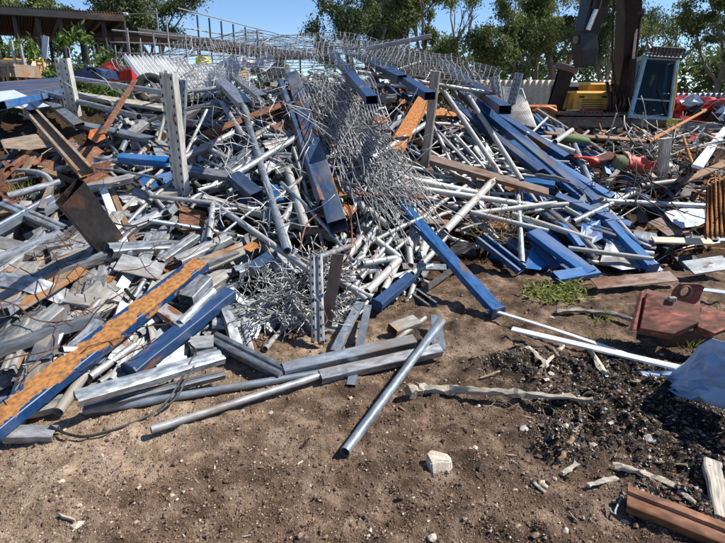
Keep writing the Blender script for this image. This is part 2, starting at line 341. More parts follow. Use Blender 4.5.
# ------------------------------------------------------------------ section shapes
def offset_path(path, t):
    n = len(path); out = []
    for i in range(n):
        p = Vector(path[i]); a = Vector(path[i-1]) if i else None; c = Vector(path[i+1]) if i < n-1 else None
        d1 = (p-a).normalized() if a is not None else (c-p).normalized(); d2 = (c-p).normalized() if c is not None else d1
        n1 = Vector((-d1.y, d1.x)); n2 = Vector((-d2.y, d2.x)); m = n1+n2
        if m.length < 1e-4: m = n1
        m.normalize(); k = t/max(.35, m.dot(n1)); out.append((p.x+m.x*k, p.y+m.y*k))
    return out
def section(kind, w, h):
    t = max(.002, min(w, h)*.05)
    if kind == 'pipe': return None
    if kind == 'chan': path = [(-.30*w, -.5*h), (-.5*w, -.5*h), (-.5*w, .5*h), (.5*w, .5*h), (.5*w, -.5*h), (.30*w, -.5*h)]
    elif kind == 'tray': path = [(-.30*w, .5*h), (-.5*w, .5*h), (-.5*w, -.5*h), (.5*w, -.5*h), (.5*w, .5*h), (.30*w, .5*h)][::-1]
    elif kind == 'rib': path = [(-.28*w, -.5*h), (-.5*w, -.5*h), (-.5*w, .42*h), (-.42*w, .5*h), (-.17*w, .5*h), (-.10*w, .30*h), (.10*w, .30*h), (.17*w, .5*h), (.42*w, .5*h), (.5*w, .42*h), (.5*w, -.5*h), (.28*w, -.5*h)]
    elif kind == 'angle': path = [(-.5*w, -.5*h), (-.5*w, .5*h), (.5*w, .5*h)]
    elif kind == 'ibeam':
        a, b, s = .5*w, .5*h, t*1.3
        return [(-a, b), (-a, b-s), (-s*.6, b-s), (-s*.6, -b+s), (-a, -b+s), (-a, -b), (a, -b), (a, -b+s), (s*.6, -b+s), (s*.6, b-s), (a, b-s), (a, b)][::-1]
    elif kind in ('strip', 'plank'):
        e = min(w, h)*.18
        return [(-.5*w+e, -.5*h), (.5*w-e, -.5*h), (.5*w, -.5*h+e), (.5*w, .5*h-e), (.5*w-e, .5*h), (-.5*w+e, .5*h), (-.5*w, .5*h-e), (-.5*w, -.5*h+e)]
    inner = offset_path(path, -t)
    return path+inner[::-1]
def bar_mesh(name, kind, L, w, h=None, n=1, bend=0, bend2=0, skew=0, crush=0, taper=0, sides=10, rng=random, rough=0):
    """bar along local X, starting at the origin, wide in Y, high in Z"""
    h = h or w
    V, F = [], []
    if bend or bend2 or rough: n = max(n, 8)
    if crush: n = max(n, 6)
    hollow = kind in ('pipe', 'box', 'oval')
    if kind in ('pipe', 'oval'):
        outer = [(math.cos(2*PI*k/sides)*w/2, math.sin(2*PI*k/sides)*h/2) for k in range(sides)]
        q = .86 if w < .06 else .9; inner = [(a*q, b*q) for a, b in outer]
    elif kind == 'box':
        c = min(w, h)*.06; a, b = w/2, h/2
        outer = [(-a+c, -b), (a-c, -b), (a, -b+c), (a, b-c), (a-c, b), (-a+c, b), (-a, b-c), (-a, -b+c)]
        t = max(.0025, min(w, h)*.05); inner = [(x*(a-t)/a, y*(b-t)/b) for x, y in outer]
    else:
        outer = section(kind, w, h); inner = None
    m = len(outer)
    ph = rng.random()*6
    st = []
    for i in range(n+1):
        u = i/n
        if hollow and crush and i == n-1: u = 1-.5/n
        st.append(u)
    def xf(u, a, b):
        x = u*L
        e = 1-2*u
        x += skew*a*(1 if u > .5 else -1)*(abs(e)**6 if n > 1 else 1)
        s = 1-taper*u
        yy, zz = a*s, b*s
        if crush and u > .72:
            k = min(1, (u-.72)/.22); zz *= 1-.8*k*crush; yy *= 1+.45*k*crush
        yy += bend2*L*math.sin(PI*u); zz += bend*L*math.sin(PI*u)
        if rough:
            yy += rough*noise.noise(Vector((x*9+ph, 3, a*8))); zz += rough*noise.noise(Vector((x*9, ph, 9+b*8)))
        return (x, yy, zz)
    for u in st:
        V += [xf(u, a, b) for a, b in outer]
    for i in range(n):
        for k in range(m):
            k2 = (k+1) % m; F.append((i*m+k, i*m+k2, (i+1)*m+k2, (i+1)*m+k))
    if inner and hollow:
        base = len(V)
        for u in st: V += [xf(u, a, b) for a, b in inner]
        for i in range(n):
            for k in range(m):
                k2 = (k+1) % m; F.append((base+i*m+k2, base+i*m+k, base+(i+1)*m+k, base+(i+1)*m+k2))
        for i, fl in ((0, 0), (n, 1)):
            for k in range(m):
                k2 = (k+1) % m; q = (i*m+k, base+i*m+k, base+i*m+k2, i*m+k2)
                F.append(q if not fl else q[::-1])
    else:
        F.append(tuple(range(m))[::-1]); F.append(tuple(n*m+k for k in range(m)))
    me = mesh_from(name, V, F, smooth=True)
    return me
def frame(a, u=None, roll=0):
    a = a.normalized()
    if u is None: u = Vector((0, -.45, 1))
    u = (u-a*u.dot(a))
    if u.length < .05: u = Vector((0, -1, .1))-a*(-a.y+.1*a.z)
    u.normalize(); s = u.cross(a).normalized()
    Mx = Matrix((a, s, u)).transposed()      # columns X=a, Y=s, Z=u
    if roll: Mx = Mx @ Matrix.Rotation(R(roll), 3, 'X')
    return Mx
def set_tf(o, p, M3):
    o.matrix_world = Matrix.Translation(p) @ M3.to_4x4()

DEPTH = {}
def mark(p0, p1, r):
    n = int(max(8, (p1-p0).length/.03))
    for i in range(n+1):
        p = p0.lerp(p1, i/n); x, y, d = proj(p); rr = r*FPX/d
        for a in range(int((x-rr)//3), int((x+rr)//3)+1):
            for b in range(int((y-rr)//3), int((y+rr)//3)+1):
                k = (a, b)
                if d < DEPTH.get(k, 99): DEPTH[k] = d
def fit(p0, p1, clear):
    """slide the bar back along its sight lines until it rests on the mound instead of cutting through it"""
    s = 1.0
    for _ in range(60):
        a = CAM+(p0-CAM)*s; b = CAM+(p1-CAM)*s; ok = True
        for i in range(1, 12):
            q = a.lerp(b, i/12)
            if q.z < mound(q.x, q.y)+clear: ok = False; break
        if ok: break
        s -= .006
    return a, b
def place_pts(x0, y0, x1, y1, Y=None, z=None, stand=None, clear=.02, lift=.0):
    if z: return PZ(x0, y0, z[0]), PZ(x1, y1, z[1])
    if Y: return PY(x0, y0, Y[0]), PY(x1, y1, Y[1])
    if stand is not None:            # (x1,y1) is the foot, the top stands above it
        p1 = S(x1, y1); p0 = PY(x0, y0, p1.y+stand); return p0, p1
    l0, l1 = lift if isinstance(lift, tuple) else (lift, lift)
    return fit(S(x0, y0, l0), S(x1, y1, l1), clear)
def bar(name, kind, mat, x0, y0, x1, y1, w, label, cat, hr=None, roll=0, up=None, parent=None, group=None, Y=None, z=None, stand=None, lift=0, clear=None, keep=True, ends=None, **kw):
    m = PZ(x0, y0, z[0]) if z else S((x0+x1)/2, (y0+y1)/2)
    dm = proj(m)[2]
    if Y: dm = (Y[0]+Y[1])/2
    p0, p1 = place_pts(x0, y0, x1, y1, Y, z, stand, clear if clear is not None else .5*w*dm/FPX+.02, lift)
    d = (proj(p0)[2]+proj(p1)[2])/2; W = w*d/FPX
    hh = W*(hr if hr else {'pipe': 1, 'oval': .5, 'box': .7, 'chan': .55, 'tray': .55, 'rib': .6, 'angle': .8, 'ibeam': .9, 'strip': .07, 'plank': .35}[kind])
    a = p1-p0; L = a.length
    me = bar_mesh(name, kind, L, W, hh, **kw)
    if parent is None and ends:
        root = empty(name, (p0+p1)/2, label, cat, group)
        o = new_obj(ends[2] if len(ends) > 2 else 'beam_body', me, MATS[mat]); set_tf(o, p0, frame(a, up, roll)); parent_keep(o, root)
        for which in ends[0]:
            # end connector: a folded steel plate wrapped over the end
            M3 = frame(a, up, roll); q = p0 if which == 0 else p1
            pl = bar_mesh('end_plate', 'strip', W*.12, W*1.18, hh*1.55)
            e = new_obj('end_plate', pl, MATS[ends[1]]); set_tf(e, q+(a.normalized()*(-.13*W if which == 0 else .01*W)), M3); parent_keep(e, root)
        if keep: mark(p0, p1, W*.45)
        return root
    o = new_obj(name, me, MATS[mat], None)
    set_tf(o, p0, frame(a, up, roll))
    if parent is not None: parent_keep(o, parent)
    else: tag(o, label, cat, group)
    if keep: mark(p0, p1, W*.52)
    return o
def solid(name, pts, mat, th=.004, bump=0, seed=0):
    """polygonal sheet through 3-D points, given a real thickness and a little buckling"""
    n = len(pts); c = sum(pts, Vector())/n
    nrm = Vector()
    for i in range(n): nrm += (pts[i]-c).cross(pts[(i+1) % n]-c)
    nrm.normalize()
    mid = [c.lerp(p, .55)+nrm*bump*noise.noise(Vector((i*1.7+seed, seed, 1))) for i, p in enumerate(pts)]
    P = list(pts)+mid+[c+nrm*bump*.4]
    V = [p+nrm*th/2 for p in P]+[p-nrm*th/2 for p in P]; K = 2*n+1; F = []
    for i in range(n):
        j = (i+1) % n
        F += [(i, j, n+j, n+i), (n+i, n+j, 2*n)]
        F += [(K+j, K+i, K+n+i, K+n+j), (K+n+j, K+n+i, K+2*n)]
        F.append((i, K+i, K+j, j))
    return mesh_from(name, V, F)
def sheet(name, mat, pxpts, label, cat, th=.004, bump=.02, Y=None, z=None, lift=.05, parent=None, group=None):
    P = []
    for i, (x, y) in enumerate(pxpts):
        if z: P.append(PZ(x, y, z[i]))
        elif Y: P.append(PY(x, y, Y[i] if isinstance(Y, (list, tuple)) else Y))
        else: P.append(S(x, y, lift))
    c = sum(P, Vector())/len(P)
    me = solid(name, [p-c for p in P], mat, th, bump, seed=pxpts[0][0]*.13)
    o = new_obj(name, me, MATS[mat]); o.location = c
    if parent is not None: parent_keep(o, parent)
    else: tag(o, label, cat, group)
    r = min((p-c).length for p in P)*.5
    mark(c+Vector((-r*.4, 0, 0)), c+Vector((r*.4, 0, 0)), r*.7)
    return o
def tube_into(V, F, pts, r, k=4):
    base = len(V); n = len(pts)
    for i, p in enumerate(pts):
        t = (pts[min(n-1, i+1)]-pts[max(0, i-1)])
        if t.length < 1e-6: t = Vector((1, 0, 0))
        t.normalize(); up = Vector((0, 0, 1)) if abs(t.z) < .9 else Vector((1, 0, 0))
        s = t.cross(up).normalized(); u = s.cross(t); rr = r(i/(n-1)) if callable(r) else r
        for j in range(k):
            a = 2*PI*j/k+.4; V.append(p+s*math.cos(a)*rr+u*math.sin(a)*rr)
    for i in range(n-1):
        for j in range(k):
            j2 = (j+1) % k; F.append((base+i*k+j, base+i*k+j2, base+(i+1)*k+j2, base+(i+1)*k+j))
    F.append(tuple(base+j for j in range(k))[::-1]); F.append(tuple(base+(n-1)*k+j for j in range(k)))
def tubes(name, lines, r, mat, parent=None, k=4, smooth=False, center=True):
    V, F = [], []
    for l in lines: tube_into(V, F, [Vector(p) for p in l], r, k)
    c = sum(V, Vector())/len(V) if center else Vector()
    me = mesh_from(name, [v-c for v in V], F, smooth=smooth)
    o = new_obj(name, me, MATS[mat]); o.location = c
    if parent is not None: parent_keep(o, parent)
    return o
def boxes(name, specs, mat, parent=None, bevel=0):
    """specs: (centre, size, Matrix3 or None); one mesh, origin at the centre of the first box"""
    bm = bmesh.new(); c0 = Vector(specs[0][0])
    for c, s, *m in specs:
        M = Matrix.Translation(Vector(c)-c0) @ (m[0].to_4x4() if m and m[0] is not None else Matrix.Identity(4)) @ Matrix.Diagonal((s[0], s[1], s[2], 1))
        bmesh.ops.create_cube(bm, size=1, matrix=M)
    if bevel: bmesh.ops.bevel(bm, geom=bm.edges[:], offset=bevel, segments=1, affect='EDGES', clamp_overlap=True)
    me = bpy.data.meshes.new(name); bm.to_mesh(me); bm.free()
    o = new_obj(name, me, MATS[mat]); o.location = c0
    if parent is not None: parent_keep(o, parent)
    return o
# ------------------------------------------------------------------ light
SUN_AZ = R(8); SUN_EL = R(48)          # sun stands to the right, a little beyond the heap
sd = Vector((math.cos(SUN_EL)*math.cos(SUN_AZ), math.cos(SUN_EL)*math.sin(SUN_AZ), math.sin(SUN_EL)))
sl = bpy.data.lights.new('sun', 'SUN'); so = bpy.data.objects.new('sun', sl); COL.objects.link(so)
sl.energy = 5.0; sl.angle = R(.5); sl.color = (1, .95, .87)
so.rotation_euler = sd.to_track_quat('Z', 'Y').to_euler(); so.location = (20, 5, 30)
w = bpy.data.worlds.new('World'); scene.world = w; w.use_nodes = True; nt = w.node_tree
sky = nt.nodes.new('ShaderNodeTexSky'); sky.sky_type = 'NISHITA'; sky.sun_disc = False
sky.sun_elevation = SUN_EL; sky.sun_rotation = PI/2-SUN_AZ; sky.altitude = 3000; sky.air_density = 1.0; sky.dust_density = 0; sky.ozone_density = 5
nt.links.new(sky.outputs[0], nt.nodes['Background'].inputs[0]); nt.nodes['Background'].inputs[1].default_value = .11
vs = scene.view_settings; vs.view_transform = 'Standard'; vs.look = 'None'; vs.exposure = .55; vs.gamma = 1; vs.use_curve_mapping = False

# ------------------------------------------------------------------ trees
def tree(px, Y, ztop, spread, seed, label, leaf='leaf_gum', bark='trunk_pale', lean=0, zbase=.30, n=26, leaves=300, ls=.20, cl=1.0, name='gum_tree', group=None, forks=2):
    rg = random.Random(seed); x0 = (px-CX)/FPX*Y*.98
    root = empty(name, (x0, Y, -.05), label, 'tree', group)
    lines = []; ends = []
    def limb(p, d, L, r, lev):
        pts = [p.copy()]; q = p.copy(); dd = d.copy(); k = 5
        for i in range(k):
            dd = (dd+Vector((rg.uniform(-.2, .2), rg.uniform(-.2, .2), rg.uniform(-.05, .16)))).normalized(); q = q+dd*L/k; pts.append(q.copy())
        lines.append((pts, r, r*.5))
        if lev == 0: ends.append(q); ends.append(pts[3]); return
        for i in range(rg.randint(2, 3)):
            nd = (dd+Vector((rg.uniform(-.9, .9), rg.uniform(-.9, .9), rg.uniform(-.15, .5)))).normalized()
            limb(pts[rg.randint(3, 5)], nd, L*rg.uniform(.5, .75), r*.5, lev-1)
        ends.append(q)
    H = ztop
    for f in range(forks):
        d = Vector((lean+rg.uniform(-.22, .22)*(f+.4), rg.uniform(-.2, .2), 1)).normalized()
        limb(Vector((x0+rg.uniform(-.2, .2)*f, Y, -.1)), d, H*.36, H*.018+.03, 3 if H > 5 else 2)
    V, F = [], []
    for pts, r0, r1 in lines: tube_into(V, F, pts, (lambda t, a=r0, b=r1: a+(b-a)*t), 6)
    o = new_obj('trunk', mesh_from('trunk', [v-Vector((x0, Y, -.05)) for v in V], F, True), MATS[bark]); o.location = (x0, Y, -.05); parent_keep(o, root)
    # crown: drooping clumps of narrow leaves with gaps between
    zb = H*zbase; V, F = [], []
    cents = [e for e in ends if zb*.8 < e.z < H]; n = int(n*1.8)
    rg.shuffle(cents)
    while len(cents) < n:
        a = rg.random()*2*PI; rr = math.sqrt(rg.random())*spread; t = rg.random()
        cents.append(Vector((x0+lean*H*t+math.cos(a)*rr*(1-.45*abs(t-.45)*2), Y+math.sin(a)*rr*.8, zb+(H-zb)*t)))
    for c in cents[:n]:
        ex, ez = rg.uniform(.35, 1.0)*cl, rg.uniform(.25, .7)*cl
        for i in range(leaves):
            u = Vector((rg.gauss(0, 1), rg.gauss(0, 1), rg.gauss(0, 1))); u = u*(abs(rg.gauss(.55, .3))/max(.1, u.length))
            p = c+Vector((u.x*ex, u.y*ex, u.z*ez-.25*ex*(u.x*u.x+u.y*u.y)))
            a = rg.random()*2*PI; d = Vector((math.cos(a)*.75, math.sin(a)*.75, -rg.uniform(.1, 1.3))).normalized()*ls*rg.uniform(.6, 1.3)
            s = d.cross(Vector((rg.uniform(-1, 1), rg.uniform(-1, 1), rg.uniform(-.3, 1)))); s = s.normalized()*ls*.17
            b = len(V); V += [p-d*.5, p+s, p+d*.5, p-s]; F.append((b, b+1, b+2, b+3))
    o = new_obj('crown', mesh_from('crown', [v-Vector((x0, Y, -.05)) for v in V], F), MATS[leaf]); o.location = (x0, Y, -.05); parent_keep(o, root)
    return root
G = 'gum trees behind the yard'
tree(8, 30, 9.5, 1.7, 1, 'dark gum tree rising above the left end of the shed roof', leaf='leaf_dark', n=20, zbase=.62, lean=-.12)
tree(62, 31, 8.6, 2.3, 2, 'broad gum tree behind the shed with its crown against the sky', n=34, zbase=.5)
tree(128, 30, 9.4, 2.2, 3, 'tall dense gum tree behind the shed, left of the wire racking', n=40, zbase=.45, leaf='leaf_dark')
tree(172, 32, 9.3, 1.6, 4, 'pale trunked gum tree at the right end of the tree row behind the shed', n=24, zbase=.45, leaf='leaf_dark')
tree(92, 17.5, 3.75, 2.0, 5, 'bright green leafy bush tree in front of the dark shed', leaf='leaf_bright', bark='trunk_dark', n=28, zbase=.40, ls=.20, cl=.62, name='leafy_tree', leaves=170, forks=3)
tree(30, 19, 3.6, 1.3, 15, 'low bright green bush growing under the left end of the shed roof', leaf='leaf_bright', bark='trunk_dark', n=16, zbase=.3, ls=.20, cl=.6, name='leafy_tree', leaves=150, forks=3)
tree(275, 46, 6.9, 1.3, 6, 'small lone tree on the skyline behind the wire mesh', leaf='leaf_gum', n=14, zbase=.35, cl=.9, name='small_tree')
tree(372, 33, 10.5, 2.0, 7, 'dark gum tree at the left edge of the right tree row', leaf='leaf_dark', n=36, zbase=.36)
tree(415, 35, 11, 2.4, 8, 'wide gum tree above the tip of the light grey pole', n=40, zbase=.38)
tree(462, 34, 6.9, 1.8, 9, 'low olive gum tree below a gap of blue sky', n=28, zbase=.28)
tree(452, 38, 10.8, 1.0, 19, 'thin topped gum tree hanging into the sky gap over the heap', n=8, zbase=.8, leaves=120)
tree(508, 33, 8.6, 2.2, 10, 'gum tree behind the two leaning uprights', n=34, zbase=.34)
tree(548, 34, 11.3, 2.5, 11, 'large gum tree left of the excavator stick', n=46, zbase=.35)
tree(598, 35, 11, 2.0, 12, 'tall gum tree standing right behind the excavator boom', n=38, zbase=.30, leaf='leaf_dark')
tree(655, 37, 9.0, 1.2, 13, 'sparse slender gum tree behind the cab roof', n=12, zbase=.55, leaves=110)
tree(700, 31, 9.8, 2.4, 14, 'big gum tree with a leaning pale trunk right of the cab', n=46, zbase=.30)
tree(752, 30, 9.6, 1.8, 16, 'gum tree at the right edge of the photograph', n=28, zbase=.25, leaf='leaf_dark')
tree(395, 39, 11.5, 2.2, 31, 'dark gum tree filling in behind the wide one above the grey pole', leaf='leaf_dark', n=30, zbase=.3)
tree(530, 40, 11, 2.2, 32, 'dark gum tree in the second row behind the leaning uprights', leaf='leaf_dark', n=30, zbase=.25)
tree(628, 41, 10, 1.8, 33, 'gum tree in the second row just left of the cab roof', leaf='leaf_dark', n=18, zbase=.25)
tree(722, 40, 11, 2.2, 34, 'dark gum tree in the second row at the far right', leaf='leaf_dark', n=30, zbase=.25)
# far woodland behind everything
rg = random.Random(55); V, F = [], []
for i in range(800):
    x = rg.uniform(-75, 85); Y = rg.uniform(50, 62)
    hmx = 2.3 if -18 < x < 1 else 5.0
    c = Vector((x, Y, rg.random()**.8*hmx))
    for k in range(55):
        p = c+Vector((rg.gauss(0, .8), rg.gauss(0, .8), rg.gauss(0, .5))); d = Vector((rg.uniform(-1, 1), rg.uniform(-1, 1), rg.uniform(-1, 1))).normalized()*.32; s = d.cross(Vector((rg.random(), rg.random(), 1))).normalized()*.15
        b = len(V); V += [p-d, p+s, p+d, p-s]; F.append((b, b+1, b+2, b+3))
tag(new_obj('woodland', mesh_from('woodland', V, F), MATS['leaf_dark']), 'distant dark green scrub along the far side of the yard', 'woodland', kind='stuff')

# ------------------------------------------------------------------ open shed on the left
A = PY(-60, 18, 17.7); A.z = 3.95; B = PY(124, 27, 20.2); B.z = 3.95; ax = (B-A).normalized(); bk = Vector((-ax.y, ax.x, 0))   # bk points away, to the back-left
sh = empty('open_shed', (A.x, A.y, 0), 'long open sided shed with a low dark iron roof, behind the left of the yard', 'shed')
fx = frame(ax, Vector((0, 0, 1)))
def sbox(name, p, q, wd, ht, mat, parent=sh): 
    d = q-p; o = new_obj(name, bar_mesh(name, 'plank', d.length, wd, ht), MATS[mat]); set_tf(o, p, frame(d, Vector((0, 0, 1)))); parent_keep(o, parent); return o
V = []; F = []
L = (B-A).length; nn = 120
for i in range(nn+1):
    zz = .025 if i % 2 else -.025
    for k, (dy, dz) in enumerate(((-.25, 0), (9, -.12))): V.append(A+ax*(L*i/nn)+bk*dy+Vector((0, 0, .12+dz+zz)))
for i in range(nn): F.append((2*i, 2*i+1, 2*i+3, 2*i+2))
K = len(V); V += [v-Vector((0, 0, .01)) for v in V]; F += [tuple(K+q for q in f[::-1]) for f in F]
o = new_obj('roof', mesh_from('roof', [v-sh.location for v in V], F), MATS['roof_iron']); o.location = sh.location; parent_keep(o, sh)
sbox('fascia', A-bk*.2, B-bk*.2, .08, .26, 'roof_iron')
for i in range(9):
    q = A+ax*(L*i/8); 
    for d in (0, 8.5):
        r0 = q+bk*d; sbox('post', Vector((r0.x, r0.y, -.1)), Vector((r0.x, r0.y, 3.9-d*.012)), .12, .12, 'dark_steel')
    sbox('rafter', q+Vector((0, 0, -.02)), q+bk*8.8+Vector((0, 0, -.14)), .1, .2, 'dark_steel')
q0 = A+bk*8.9; q1 = B+bk*8.9
V = [Vector((q0.x, q0.y, 0)), Vector((q1.x, q1.y, 0)), Vector((q1.x, q1.y, 1.5)), Vector((q0.x, q0.y, 1.5))]
c = sum(V, Vector())/4; o = new_obj('back_wall', solid('back_wall', [v-c for v in V], 0, .03), MATS['roof_iron']); o.location = c; parent_keep(o, sh)

# second, further roof whose edge runs towards the centre of the picture
A2 = PY(112, 33, 23); B2 = PY(300, 57, 38)
s2 = empty('far_shed', (A2.x, A2.y, 0), 'far low shed whose dark roof edge runs behind the wire racking', 'shed'); ax2 = (B2-A2).normalized()
sbox('roof', A2, B2, 2.5, .3, 'roof_iron', s2)
for i in range(7):
    q = A2.lerp(B2, i/6); sbox('post', Vector((q.x, q.y, 0)), q, .1, .1, 'dark_steel', s2)

# ------------------------------------------------------------------ tall wire racking left of centre (thin posts and rails against the sky)
rk = empty('storage_cage_frame', PY(175, 92, 15)*1.0, 'tall skeletal cage frame of thin galvanised posts and rails behind the corrugated sheet', 'rack')
rk.location.z = 0
def rod(name, pts, r, mat, parent): return tubes(name, [pts], r, mat, parent, k=6, smooth=True)
for x, yt in ((115, 45), (127, 28), (140, 38), (153, 33), (166, 16), (185, 34)):
    p = PY(x, yt, 15); rod('post', [p, Vector((p.x, p.y, 0))], .022, 'galv_light', rk)
for (xa, ya, xb, yb) in ((110, 42, 190, 45), (112, 30, 230, 41), (118, 53, 232, 56), (108, 66, 190, 67)):
    rod('rail', [PY(xa, ya, 15), PY(xb, yb, 15.4)], .018, 'galv_light', rk)
fr = empty('yard_fence_frame', (PY(215, 60, 20).x, 20, 0), 'high fence of thin dark posts and a pale top rail standing against the sky', 'fence')
for i, x in enumerate((197, 209, 221, 233, 245, 257)):
    p = PY(x, 15+i*3.0, 20+i*.5); rod('post', [p, Vector((p.x, p.y, 0))], .03, 'dark_steel', fr)
rod('top_rail', [PY(178, 8, 19.5), PY(262, 30, 22.8)], .02, 'galv_light', fr)
rod('mid_rail', [PY(178, 27, 19.5), PY(262, 41, 22.8)], .02, 'galv_light', fr)

# street / flood light pole among the left trees
lp = empty('light_pole', (PY(128, 90, 24).x, 24, 0), 'thin pale pole with a small lamp among the left trees', 'pole')
p = PY(156, 8, 24); rod('pole_shaft', [Vector((p.x, 24, 0)), p], .035, 'galv_light', lp)
q = PY(125, 14, 24); rod('arm', [p+Vector((0, 0, -.2)), q], .015, 'galv_light', lp); boxes('lamp_head', [(q, (.22, .15, .1))], 'sheet_white', lp, .02)

# ------------------------------------------------------------------ yard clutter on the left horizon
def bin_(px0, py0, px1, py1, Y, dep, mat, name, label, cat, rim=True, tilt=0):
    a = PY(px0, py1, Y); b = PY(px1, py0, Y); cx = (a.x+b.x)/2; w_ = b.x-a.x; h_ = b.z-a.z; z0 = a.z
    root = empty(name, (cx, Y+dep/2, z0), label, cat)
    th = .05
    o = boxes('side_panel', [((cx, Y, z0+h_/2), (w_, th, h_)), ((cx, Y+dep, z0+h_/2), (w_, th, h_)), ((cx-w_/2+th/2, Y+dep/2, z0+h_/2), (th, dep-th*1.02, h_-.004)), ((cx+w_/2-th/2, Y+dep/2, z0+h_/2), (th, dep-th*1.02, h_-.004))], mat, root)
    ns = max(2, int(w_/.35))
    boxes('rib', [((cx-w_/2+w_*(i+.5)/ns, Y-.05, z0+h_*.46), (.05, .05, h_*.85)) for i in range(ns)], mat, root)
    if rim:
        for yy in (Y-.035, Y+dep+.04): boxes('rim', [((cx, yy, z0+h_-.03), (w_+.06, .1, .07))], mat, root)
    boxes('floor', [((cx, Y+dep/2, z0+.04), (w_*.96, dep*.96, .04))], 'rust', root)
    rg = random.Random(int(px0)); 
    return root
bin_(5, 60, 25, 75, 17, 1.3, 'cream_paint', 'scrap_bin', 'small cream steel bin at the far left of the yard', 'bin')
bin_(24, 63, 58, 74, 18.5, 1.4, 'cream_paint', 'scrap_bin', 'long low cream bin beside the yellow rail left of the weathered upright', 'bin')
bin_(75, 64, 88, 71, 19, 1.0, 'sheet_white', 'scrap_bin', 'little white bin behind the pair of crossing grey rails', 'bin')
bin_(-4, 64, 14, 77, 15.5, 1.2, 'rust_pale', 'scrap_bin', 'tan rusty skip at the left picture edge', 'skip')
rr = empty('guard_rail', (PY(25, 62, 17.6).x, 17.6, 0), 'yellow painted guard rail standing among the bins on the left', 'rail')
for x in (4, 16, 28, 42): 
    p = PY(x, 58, 17.6); rod('post', [Vector((p.x, p.y, 1.3)), p], .04, 'yellow_paint', rr)
for y in (60, 65): rod('rail', [PY(3, y, 17.6), PY(43, y+1, 17.6)], .045, 'yellow_paint', rr)
for i, (x, yt) in enumerate(((11, 40), (20, 44))):
    p = PY(x, yt, 16.5); b = Vector((p.x+.05, p.y, 0)); o = rod('pole', [b, p], .045, 'galv_light', None); tag(o, ('pale thin pole left of the bins', 'short pale pole right beside the taller one near the bins')[i], 'pole')
p0 = PY(46, 36, 17.3); p1 = PY(44, 58, 17.3)
boxes_o = new_obj('white_board', bar_mesh('white_board', 'plank', (p1-p0).length, .17, .04), MATS['sheet_white']); set_tf(boxes_o, p0, frame(p1-p0, Vector((0, -1, 0)))); tag(boxes_o, 'narrow white board leaning under the shed edge', 'board')
def crumpled(name, px0, py0, px1, py1, Y, dep, mat, label, cat, seed, parts=()):
    """crushed sheet-metal body: box skin, subdivided, dented, with torn window openings"""
    a = PY(px0, py1, Y); b = PY(px1, py0, Y); cx = (a.x+b.x)/2; w_ = b.x-a.x; h_ = b.z-a.z; rg = random.Random(seed)
    root = empty(name, (cx, Y, a.z), label, cat)
    bm = bmesh.new(); bmesh.ops.create_cube(bm, size=1, matrix=Matrix.Translation((0, dep/2, h_/2)) @ Matrix.Diagonal((w_, dep, h_, 1)))
    bmesh.ops.subdivide_edges(bm, edges=bm.edges[:], cuts=5, use_grid_fill=True)
    for v in bm.verts:
        p = v.co.copy(); q = Vector((p.x*1.8+seed, p.y*1.8, p.z*2.4)); k = noise.noise(q); k2 = noise.noise(q*2.3)
        v.co += Vector((noise.noise(q+Vector((9, 0, 0)))*.3, k*.35, k2*.22))*min(1, h_); v.co.z = max(.0, v.co.z); v.co.z += -.25*h_*abs(p.x/w_*2)**2 if p.z > h_*.6 else 0
    fs = [f for f in bm.faces if rg.random() < .14 and f.calc_center_median().z > h_*.4]
    bmesh.ops.delete(bm, geom=fs, context='FACES')
    me = bpy.data.meshes.new('body'); bm.to_mesh(me); bm.free()
    o = new_obj('body', me, MATS[mat]); o.location = (cx, Y, a.z); parent_keep(o, root)
    m = o.modifiers.new('skin', 'SOLIDIFY'); m.thickness = .02
    for nm, mt, n in parts:
        for i in range(n):
            x = cx+w_*rg.uniform(-.45, .45); z = a.z+h_*rg.uniform(.2, .9)
            o = new_obj(nm, solid(nm, [Vector((rg.uniform(.1, .4)*math.cos(t), rg.uniform(-.15, .1), rg.uniform(.08, .25)*math.sin(t))) for t in (0, 1.3, 2.6, 3.6, 5)], 0, .015, .08, i), MATS[mt]); o.location = (x, Y-.12, z); parent_keep(o, root)
    return root
crumpled('scrap_wreck', 104, 67, 130, 81, 13.5, 1.0, 'red_paint', 'red crushed metal wreck behind the upright on the left', 'wreck', 3, (('torn_panel', 'red_plastic', 3),))
crumpled('crushed_car', 676, 97, 704, 122, 15.5, 1.6, 'red_paint', 'crushed red car body with dark holes right beside the excavator cab', 'wreck', 5, (('torn_panel', 'sheet_white', 2), ('dark_trim', 'dark_steel', 3)))
crumpled('crushed_car', 700, 100, 726, 118, 16.5, 1.5, 'sheet_white', 'crushed white car body in the middle of the wrecks on the right', 'wreck', 8, (('torn_panel', 'blue_slate', 2), ('dark_trim', 'dark_steel', 2)))
crumpled('crushed_car', 712, 98, 752, 124, 15.2, 1.6, 'red_paint', 'crushed red car body cut by the right picture edge', 'wreck', 11, (('torn_panel', 'sheet_white', 2), ('dark_trim', 'dark_steel', 3)))
crumpled('crushed_drum', 72, 67, 100, 79, 12.5, .8, 'blue_navy', 'crumpled dark blue panel box behind the crossing rails on the left', 'wreck', 17)
o = crumpled('yellow_container', 196, 56, 205, 64, 10.8, .2, 'yellow_bright', 'small bright yellow plastic container caught on top of the wire', 'container', 2)
crumpled('scrap_wreck', 213, 62, 238, 78, 12, 1.0, 'rust_pale', 'pale rusty crumpled machine housing behind the wire, right of the yellow container', 'wreck', 21, (('torn_panel', 'sheet_white', 2),))
crumpled('scrap_wreck', 240, 60, 285, 74, 14, 1.0, 'galv_dull', 'grey crumpled sheet metal behind the wire at the skyline', 'wreck', 25, (('torn_panel', 'sheet_white', 4),))
